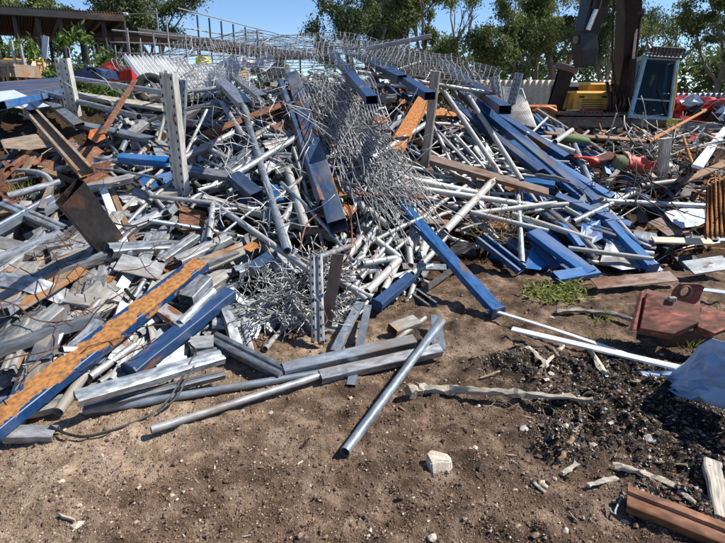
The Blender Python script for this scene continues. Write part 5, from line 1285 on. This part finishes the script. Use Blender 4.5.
# ------------------------------------------------------------------ wire mesh panels
def mesh_panel(quad, nu, nv, r, seed, label, warp=.06, mat='wire', group='sheets of wire mesh drifting over the top of the heap', frame_r=None):
    a, b, c, d = quad; V, F = [], []
    nr = (b-a).cross(d-a).normalized(); sz = max((b-a).length, (d-a).length)
    def P(u, v):
        p = (a.lerp(b, u)).lerp(d.lerp(c, u), v)
        k = Vector((p.x*1.7+seed*3.1, p.y*1.7, p.z*1.7))
        return p+nr*warp*noise.noise(k)*2+Vector((noise.noise(k+Vector((5, 0, 0))), noise.noise(k+Vector((0, 9, 0))), 0))*warp*.8
    sg = 10
    for i in range(nu+1): tube_into(V, F, [P(i/nu, j/sg) for j in range(sg+1)], r if i % nu else (frame_r or r), 3)
    for i in range(nv+1): tube_into(V, F, [P(j/sg, i/nv)+nr*r*1.6 for j in range(sg+1)], r if i % nv else (frame_r or r), 3)
    ce = sum(V, Vector())/len(V); o = new_obj('wire_mesh_panel', mesh_from('wire_mesh_panel', [v-ce for v in V], F), MATS[mat]); o.location = ce
    tag(o, label, 'wire mesh', group); return o
rg = random.Random(21)
# drifting flat sheets along the skyline: (left x, right x, y top-left, y top-right, y bottom-left, y bottom-right, Y far, Y near)
tops = [
 (112, 205, 60, 40, 70, 56, 10.4, 9.2, 'wire mesh panel at the left end of the mesh, above the big corrugated sheet'),
 (170, 262, 42, 33, 60, 52, 10.0, 8.6, 'wire mesh panel crossing the dark edge of the far shed roof'),
 (205, 300, 38, 34, 66, 58, 9.6, 8.0, 'wire mesh panel directly above the yellow container'),
 (240, 345, 30, 36, 58, 62, 9.4, 7.8, 'wire mesh panel in front of the small lone tree'),
 (255, 372, 38, 44, 66, 64, 8.8, 7.4, 'wire mesh panel hanging over the top ends of the slate beams'),
 (300, 412, 33, 44, 58, 60, 9.2, 7.6, 'topmost wire mesh panel against the blue sky'),
 (345, 452, 36, 52, 54, 74, 9.0, 7.4, 'wire mesh panel under the pale pole at the very top'),
 (360, 475, 44, 60, 70, 84, 8.6, 7.3, 'wire mesh panel right of the pale pole, sloping to the timber post'),
 (395, 500, 50, 74, 66, 92, 8.8, 7.6, 'wire mesh panel reaching down to the two leaning uprights'),
 (502, 522, 88, 92, 120, 126, 8.0, 7.4, 'torn piece of wire mesh between the two leaning uprights'),
 (190, 285, 68, 66, 112, 100, 8.2, 6.9, 'wire mesh panel hanging in front of the second corrugated sheet'),
]
for i, (x0, x1, ya, yb, yc, yd, Yf, Yn, lab) in enumerate(tops):
    q = (PY(x0, ya, Yf), PY(x1, yb, Yf-.2), PY(x1+rg.uniform(-14, 14), yd, Yn), PY(x0+rg.uniform(-14, 14), yc, Yn))
    mesh_panel(q, 20, 13, .0042, i, lab, .07, frame_r=.006)
# the crumpled bundle running down the centre
bund = [((298,72),(352,66),(420,214),(398,222)), ((310,84),(372,84),(432,206),(386,214)), ((330,98),(390,120),(424,196),(376,200)), ((300,96),(348,90),(402,190),(368,204)),
        ((312,70),(364,72),(398,150),(342,150)), ((340,120),(400,150),(436,214),(392,226)), ((290,80),(330,76),(384,150),(350,170)), ((352,70),(392,92),(412,170),(380,160))]
for i, q in enumerate(bund[:5]):
    P = [S(x, y, .17+.035*i) for x, y in q]
    P = [P[0], P[1], P[2], P[3]]
    mesh_panel(P, 15, 30, .0036, 50+i, 'crumpled wire mesh folded into the pale bundle right of the slate blue beam', .12, group='crumpled meshes of the central wire bundle')

# tangles of short loose wire: nobody could count them
def tangle(rects, n, Lr, r, mat, label, name='wire_tangle', seed=1, lift=(.02, .2), dirv=None, k=4, curl=.28):
    rg = random.Random(seed); V, F = [], []
    for _ in range(n):
        x0, y0, x1, y1 = rg.choice(rects); px, py = rg.uniform(x0, x1), rg.uniform(y0, y1)
        p = S(px, py, rg.uniform(*lift)); L = rg.uniform(*Lr)
        if dirv and rg.random() < .75:
            q = S(px+dirv[0]*10+rg.gauss(0, 3), py+dirv[1]*10+rg.gauss(0, 3), 0)-S(px, py, 0); d = q.normalized()
        else: d = Vector((rg.gauss(0, 1), rg.gauss(0, .6), rg.gauss(0, .6))).normalized()
        pts = [p]; 
        for j in range(5):
            d = (d+Vector((rg.gauss(0, curl), rg.gauss(0, curl), rg.gauss(0, curl)))).normalized(); pts.append(pts[-1]+d*L/5)
        mz = max(.0, min(q_.z-mound(q_.x, q_.y) for q_ in pts)); 
        tube_into(V, F, pts, r*rg.uniform(.7, 1.2), k)
    c = V[0].copy(); o = new_obj(name, mesh_from(name, [v-c for v in V], F, True, False), MATS[mat]); o.location = c; tag(o, label, 'wire', kind='stuff'); return o
tangle([(244,264,306,326),(252,272,312,318),(326,262,350,322),(300,252,340,285)], 560, (.08, .26), .0036, 'wire', 'dense tangle of short bent grey wires at the front foot of the heap', seed=3, lift=(.0, .16))
tangle([(296,70,340,105),(305,90,360,140),(330,120,385,170),(350,150,405,195)], 250, (.35, .95), .0050, 'galv_light', 'loose pale wires running down the central bundle', seed=4, lift=(.08, .30), dirv=(.55, .83), curl=.09)
tangle([(120,66,300,110),(190,60,300,130)], 110, (.2, .8), .0036, 'wire', 'loose wires spread over the left top of the heap', seed=5, lift=(.1, .35))
tangle([(210,130,300,235)], 80, (.15, .6), .0032, 'wire', 'thin loose wires among the left centre pipes', seed=6, lift=(.08, .2))
tangle([(476,208,520,242)], 170, (.08, .3), .0032, 'straw', 'rusty straw coloured wires under the scissor pipes', seed=7, lift=(.02, .12))
tangle([(590,165,700,215),(640,130,725,165)], 120, (.2, .8), .005, 'dark_steel', 'dark wires and cables in the right tangle', seed=8, lift=(.05, .22))
tangle([(0,225,150,380)], 50, (.2, .7), .003, 'cable_brown', 'rusty brown wires over the left foot of the heap', seed=9, lift=(.08, .18))
tangle([(640,110,725,150),(600,130,700,160)], 70, (.3, .9), .008, 'tube_white', 'thin pale rods scattered in front of the crushed cars', seed=10, lift=(.05, .2), curl=.06)

# ------------------------------------------------------------------ the rest of the heap: countless-looking but individual offcuts
def variants(nm, kind, specs):
    out = []
    for i, (L, w_, h_, kw) in enumerate(specs): 
        me = bar_mesh(nm, kind, L, w_, h_, rng=random.Random(i), **kw)
        me.transform(Matrix.Translation((-L/2, 0, 0))); out.append((me, L, w_))
    return out
VAR = {
 'pipe': variants('pipe_offcut', 'pipe', [(.35,.048,.048,{}),(.5,.042,.042,dict(crush=.6)),(.8,.048,.048,{}),(1.1,.038,.038,dict(bend=.03)),(.25,.055,.055,{}),(.65,.034,.034,dict(bend2=.05)),(1.5,.042,.042,dict(bend=.03)),(.42,.060,.060,dict(skew=.5))]),
 'thin': variants('thin_rod', 'pipe', [(.8,.016,.016,dict(bend=.04,sides=6)),(.5,.02,.02,dict(sides=6)),(1.2,.014,.014,dict(bend2=.06,sides=6))]),
 'chan': variants('channel_offcut', 'rib', [(.4,.10,.06,{}),(.7,.09,.06,dict(skew=.2)),(1.0,.10,.055,dict(rough=.012,bend=.03)),(.3,.12,.06,dict(skew=.3))])+variants('channel_offcut', 'chan', [(.5,.08,.05,dict(skew=.2)),(.8,.07,.05,dict(bend=.07,rough=.01)),(.35,.11,.05,dict(rough=.01))]),
 'box': variants('box_offcut', 'box', [(.3,.07,.05,{}),(.45,.09,.06,dict(skew=.2)),(.7,.06,.06,dict(crush=.7,rough=.004)),(.9,.08,.05,dict(rough=.008,bend=.04)),(.22,.10,.07,dict(skew=.3))]),
 'plate': variants('plate_offcut', 'strip', [(.3,.16,.006,dict(rough=.02)),(.45,.12,.006,dict(bend=.16,rough=.015)),(.25,.22,.006,dict(rough=.03)),(.6,.09,.006,dict(bend=.05,rough=.01))]),
 'wood': variants('timber_offcut', 'plank', [(.5,.07,.025,dict(rough=.008)),(.8,.05,.03,dict(rough=.008)),(.35,.09,.02,dict(rough=.01))]),
 'slim': variants('slim_tube', 'pipe', [(1.2,.028,.028,dict(sides=8)),(1.6,.030,.030,dict(sides=8)),(.9,.026,.026,dict(sides=8,bend=.02)),(1.9,.034,.034,dict(sides=8)),(1.4,.030,.030,dict(sides=8,crush=.6))]),
 'angle': variants('angle_offcut', 'angle', [(.6,.05,.05,{}),(1.0,.05,.05,dict(bend=.03)),(.4,.06,.06,{})]),
}
WORD = {'slim':'slim_tube','pipe':'pipe_offcut','thin':'thin_rod','chan':'channel_offcut','box':'box_offcut','plate':'plate_offcut','wood':'timber_offcut','angle':'angle_offcut'}
CATW = {'slim':'tube','pipe':'pipe','thin':'rod','chan':'channel','box':'box section','plate':'plate','wood':'timber','angle':'angle steel'}
MESHCACHE = {}
def with_mat(me, mat):
    k = (me.name, mat)
    if k not in MESHCACHE:
        m2 = me.copy(); m2.materials.clear(); m2.materials.append(MATS[mat]); MESHCACHE[k] = m2
    return MESHCACHE[k]
CELL = DEPTH
rg = random.Random(99)
def fill(kind, mats, rects, n, label, group, ang=(0, 180), lift=(-.17, .09), smax=1.0, tilt=.18, smin=.7, ymax=9.2):
    done = 0; tries = 0
    while done < n and tries < n*14:
        tries += 1
        x0, y0, x1, y1 = rg.choice(rects); px, py = rg.uniform(x0, x1), rg.uniform(y0, y1)
        p = S(px, py, 0)
        if p.y > ymax or mound(p.x, p.y) < .03: continue
        me, L, w_ = rg.choice(VAR[kind]); sc = rg.uniform(smin, smax)
        a = R(rg.uniform(*ang)); t = S(px+math.cos(a)*14, py-math.sin(a)*14, 0)
        d = t-p
        if d.length < .02 or d.length > 1.4: continue
        d.normalize(); d = (d+Vector((0, 0, rg.gauss(0, tilt)))).normalized()
        e = .05; nx_ = Vector((mound(p.x-e, p.y)-mound(p.x+e, p.y), mound(p.x, p.y-e)-mound(p.x, p.y+e), 2*e)).normalized()
        pos = p+Vector((0, 0, rg.uniform(*lift)))
        # do not cover the singled-out pieces
        bad = tot = 0
        for k in range(-4, 5):
            q = pos+d*L*sc*k/8
            for off in (-.4, .4):
                qq = q+Vector((0, 0, off*w_)); X, Y_, D = proj(qq); tot += 1
                if D < DEPTH.get((int(X//3), int(Y_//3)), 99)-.015 and (int(X//3), int(Y_//3)) in DEPTH: bad += 1
        if bad > tot*.09: continue
        lo = min((pos+d*L*sc*k/2).z-mound((pos+d*L*sc*k/2).x, (pos+d*L*sc*k/2).y) for k in (-1, 1))
        if lo < -.35: continue
        mt = rg.choice(mats); o = bpy.data.objects.new(WORD[kind], with_mat(me, mt)); COL.objects.link(o)
        M3 = frame(d, nx_+Vector((rg.gauss(0, .35), rg.gauss(0, .35), 0)), 0)
        o.matrix_world = Matrix.Translation(pos) @ M3.to_4x4() @ Matrix.Diagonal((sc, rg.uniform(.85, 1.1), rg.uniform(.85, 1.1), 1))
        tag(o, label, CATW[kind], group); done += 1
    return done
cnt = {}
def FILL(kind, mats, rects, n, label, group, **k):
    cnt[kind] = cnt.get(kind, 0)+fill(kind, mats, rects, n, label, group, **k)
G1 = ['galv', 'galv', 'galv_dull', 'galv_dirty', 'galv_light', 'galv_blue']
LL = [(0,225,110,330),(0,300,60,400),(90,230,210,300),(100,300,200,372)]
FILL('chan', G1+['galv_dirty'], LL, 95, 'galvanised channel offcut in the dusty litter around the big striped beam', 'channel offcuts at the left foot of the heap', ang=(15, 75), smax=1.35, smin=.9)
FILL('plate', ['rust_pale','galv_dirty','galv_dirty','rust_flat','galv','rust_orange'], LL, 42, 'dusty or rusty plate offcut around the big striped beam', 'plate offcuts at the left foot of the heap', ang=(0, 180))
FILL('box', G1, LL, 45, 'hollow box offcut in the litter around the big striped beam', 'box offcuts at the left foot of the heap', ang=(15, 75), smax=1.3, smin=.9)
FILL('pipe', ['galv','galv_dirty','galv_light'], LL, 14, 'short pipe in the litter around the big striped beam', 'pipes at the left foot of the heap', ang=(20, 80))
UL = [(0,108,170,215),(0,125,110,225)]
FILL('plate', ['rust','rust_flat','rust','rust_pale','galv_dull'], UL, 40, 'rusty brown plate in the litter at the upper left', 'rusty plates at the upper left')
FILL('wood', ['wood_brown','wood_grey','wood_brown'], UL+[(0,105,90,150)], 26, 'broken timber in the brown litter at the upper left', 'broken timber at the upper left', ang=(-30, 60))
FILL('angle', ['rust','galv_dull','dark_steel'], UL, 30, 'thin angle steel in the litter at the upper left', 'angle steel at the upper left')
FILL('pipe', G1, [(90,140,180,225),(60,105,180,160)], 32, 'grey pipe left of the tall pale upright', 'pipes left of the tall upright', ang=(-40, 60))
FILL('chan', G1+['blue_bright'], [(90,140,180,225),(100,105,180,160)], 34, 'channel offcut left of the tall pale upright', 'channels left of the tall upright', ang=(-40, 60))
CL = [(240,85,330,180),(182,104,330,180),(182,150,320,250)]
FILL('pipe', G1+['galv_blue'], CL, 76, 'grey pipe between the tall pale upright and the slate blue beam', 'pipes in the left centre', ang=(-70, 70), smax=1.2, smin=.9)
FILL('slim', G1+['galv_blue','galv_light'], CL, 75, 'long slim tube between the tall pale upright and the slate blue beam', 'slim tubes in the left centre', ang=(-75, 60), smin=.7)
FILL('slim', ['galv_light','galv','tube_white'], [(330,75,470,190),(440,90,600,200)], 55, 'long slim tube on the slope right of the wire bundle', 'slim tubes on the right slope', ang=(-70, 30), smin=.6)
FILL('slim', G1, LL, 22, 'long slim tube in the dusty litter around the striped beam', 'slim tubes at the left foot', ang=(15, 75), smin=.5, smax=.8)
FILL('slim', G1, [(70,110,180,220)], 40, 'long slim tube left of the tall pale upright', 'slim tubes on the left', ang=(-60, 60), smin=.6)
FILL('chan', G1+['galv_blue','blue_navy'], CL, 40, 'channel offcut between the tall upright and the slate blue beam', 'channels in the left centre', ang=(-30, 60), smax=1.4, smin=.9)
FILL('box', G1+['blue_slate'], CL, 26, 'box offcut between the tall upright and the slate blue beam', 'box offcuts in the left centre', ang=(-50, 50))
FILL('plate', ['rust','galv_dull','rust_flat','dark_steel','rust_orange'], CL, 18, 'plate offcut between the tall upright and the slate blue beam', 'plates in the left centre')
FILL('chan', G1, [(200,240,320,335),(225,300,262,345)], 22, 'channel offcut near the short wire tangle', 'channels by the short wire tangle', lift=(-.08, .03))
ER = [(335,195,445,300),(345,225,430,290)]
FILL('pipe', ['tube_white','galv_light','galv_light','galv'], ER, 72, 'short pale tube offcut at the foot of the wire bundle', 'short tubes at the foot of the wire bundle', ang=(15, 80), smax=.8, smin=.4, lift=(-.05, .12))
FILL('angle', ['dark_steel','rust','galv_dull'], ER, 24, 'dark thin steel between the short tubes at the foot of the wire bundle', 'dark steel among the short tubes', ang=(-70, 60))
FT = [(330,70,470,190),(300,70,440,130)]
FILL('pipe', ['galv','galv_light','galv_dull'], FT, 30, 'grey pipe behind the wire bundle', 'pipes behind the wire bundle', ang=(-70, 40))
FILL('plate', ['rust','rust_orange','rust_flat','galv_dull','dark_steel'], FT, 36, 'rusty plate behind the wire bundle', 'plates behind the wire bundle')
FILL('chan', ['blue_navy','galv_dull','blue_slate','galv','rust'], FT, 36, 'channel offcut behind the wire bundle', 'channels behind the wire bundle', ang=(-70, 20))
RR = [(440,90,620,250),(440,130,560,235),(400,165,520,215)]
FILL('pipe', ['tube_white','galv_light','galv','tube_white'], RR, 62, 'pale pipe on the right slope of the heap', 'pipes on the right slope', ang=(-55, 40), smax=1.1)
FILL('thin', ['galv_light','tube_white','galv_dull'], RR, 45, 'thin rod on the right slope of the heap', 'thin rods on the right slope', ang=(-60, 60))
FILL('chan', ['blue','blue_bright','blue_navy','galv_dull'], [(500,110,640,262),(540,200,650,268),(460,85,600,205)], 80, 'blue or grey channel offcut on the right slope of the heap', 'channel offcuts on the right slope', ang=(-55, -15))
FILL('plate', ['galv_dull','rust_flat','blue_slate','rust_orange','dark_steel'], RR, 44, 'plate offcut on the right slope of the heap', 'plates on the right slope')
FR = [(590,150,725,275),(640,125,725,200)]
FILL('wood', ['wood_brown','wood_grey'], FR, 26, 'broken timber in the dark tangle at the right', 'broken timber at the right')
FILL('plate', ['rust','galv_dull','dark_steel','sheet_white','rust_flat'], FR, 46, 'plate offcut in the dark tangle at the right', 'plates at the right')
FILL('angle', ['dark_steel','rust','galv_dull'], FR, 34, 'dark angle steel in the tangle at the right', 'angle steel at the right')
FILL('thin', ['tube_white','galv_light','rust_orange'], FR, 30, 'thin rod in the tangle at the right', 'thin rods at the right')
FILL('pipe', ['tube_white','galv_dull'], FR, 12, 'pipe in the tangle at the right', 'pipes at the right', ang=(-30, 30))
BR = [(560,128,725,146),(600,122,725,140)]
FILL('wood', ['wood_brown','wood_grey','wood_brown'], BR, 22, 'timber on the raised ground in front of the excavator', 'timber by the excavator', ymax=14, smax=1.8, smin=1)
FILL('plate', ['rust','rust_flat','galv_dull','red_paint','dark_steel'], BR, 30, 'plate on the raised ground in front of the excavator', 'plates by the excavator', ymax=14, smax=2, smin=1)
FILL('slim', ['tube_white','galv_light','rust_orange','galv_dull'], BR, 28, 'slim tube on the raised ground in front of the excavator', 'slim tubes by the excavator', ymax=14, smax=1.2)
FILL('chan', ['galv_dull','rust','galv','blue_navy'], BR, 18, 'channel on the raised ground in front of the excavator', 'channels by the excavator', ymax=14, smax=1.6, smin=1)
print('fill counts', cnt, 'objects', len(bpy.data.objects))

# ------------------------------------------------------------------ gravel, charcoal, rusty flakes (uncountable)
ICO = None
def scatter(name, n, pick, size, mat, label, cat, seed, flat=.7, ico=False):
    rg = random.Random(seed)
    bm = bmesh.new(); (bmesh.ops.create_icosphere(bm, subdivisions=1, radius=1) if ico else bmesh.ops.convex_hull(bm, input=[bm.verts.new(v) for v in ((1,0,0),(-1,0,0),(0,1,0),(0,-1,0),(0,0,1),(0,0,-1),(.6,.6,.5),(-.6,-.5,.6))])); bv = [v.co.copy() for v in bm.verts]; bf = [tuple(v.index for v in f.verts) for f in bm.faces]; bm.free()
    # five low stone shapes
    shapes = []
    for s in range(6):
        r2 = random.Random(seed*10+s); shapes.append([v*r2.uniform(.55, 1.25) for v in bv])
    V, F = [], []
    for _ in range(n):
        p = pick(rg)
        if p is None: continue
        x, y = p; z = ground_z(x, y); s = size(rg); a = rg.random()*6.28; ca, sa = math.cos(a), math.sin(a); e = rg.uniform(.6, 1.0); k = len(V)
        for v in rg.choice(shapes): 
            vx, vy = v.x*s, v.y*s*e; V.append((x+vx*ca-vy*sa, y+vx*sa+vy*ca, z+s*.25+v.z*s*flat*e))
        F += [tuple(k+i for i in f) for f in bf]
    o = new_obj(name, mesh_from(name, V, F), MATS[mat]); tag(o, label, cat, kind='stuff'); return o
def pk_front(rg):
    px, py = rg.uniform(-10, 735), 285+260*rg.random()**.8; p = PZ(px, py, 0)
    if mound(p.x, p.y) > .1: return None
    return p.x, p.y
scatter('gravel', 38000, pk_front, lambda r: min(.017, .0021*math.exp(r.gauss(0, .68))+.0012), 'gravel', 'fine gravel and crumbs of stone over the earth', 'gravel', 5)
def pk_char(rg):
    cx, cy, rx, ry = rg.choice(CHAR_C+[(1.3,2.5,.85,.9)]); a = rg.random()*6.28; k = rg.random()**.6*1.05
    return cx+math.cos(a)*rx*k, cy+math.sin(a)*ry*k
scatter('charcoal', 3000, pk_char, lambda r: min(.022, .0046*math.exp(r.gauss(0, .7))+.0015), 'charcoal', 'black charcoal crumbs of an old fire spread over the right foreground', 'charcoal', 6, .8)
scatter('rubble', 3600, pk_char, lambda r: min(.022, .004*math.exp(r.gauss(0, .7))+.002), 'gravel', 'brown rubble mixed into the charcoal', 'rubble', 8)
def pk_mound(rg):
    px, py = rg.uniform(-10, 735), rg.uniform(95, 400); p = S(px, py, 0)
    if mound(p.x, p.y) < .02: return None
    return p.x, p.y
scatter('debris', 6000, pk_mound, lambda r: min(.05, .010*math.exp(r.gauss(0, .6))+.003), 'flakes', 'rusty crumbs and dirt between the scrap pieces', 'debris', 7, .35)
bpy.context.view_layer.update()

# wood splinters and pale shards lying about (uncountable)
rg = random.Random(123); V, F = [], []
for i in range(520):
    if i % 3: q = pk_char(rg)
    else: q = pk_front(rg)
    if q is None: continue
    x, y = q; z = ground_z(x, y); a = rg.random()*PI; L = min(.10, .018*math.exp(rg.gauss(0, .6))); w_ = L*rg.uniform(.10, .3); h_ = w_*rg.uniform(.3, .7)
    d = Vector((math.cos(a), math.sin(a), rg.uniform(-.1, .35))).normalized(); s = Vector((-d.y, d.x, 0)).normalized(); u = d.cross(s)*-1
    if u.z < 0: u = -u
    c = Vector((x, y, z+.006)); k = len(V)
    for e_, sc in ((-1, rg.uniform(.2, 1)), (-.3, 1), (.4, rg.uniform(.6, 1)), (1, rg.uniform(.05, .5))):
        m = c+d*e_*L/2+s*rg.uniform(-.2, .2)*w_
        V += [m-s*w_*sc/2, m+s*w_*sc/2, m+s*w_*sc*.35+u*h_, m-s*w_*sc*.35+u*h_]
    for j in range(3):
        for t in range(4): t2 = (t+1) % 4; F.append((k+j*4+t, k+j*4+t2, k+(j+1)*4+t2, k+(j+1)*4+t))
    F += [(k+3, k+2, k+1, k), (k+12, k+13, k+14, k+15)]
c = V[0].copy(); o = new_obj('wood_splinters', mesh_from('wood_splinters', [v-c for v in V], F), MATS['splinter']); o.location = c
tag(o, 'wood splinters and pale shards strewn over the earth and charcoal', 'splinters', kind='stuff')
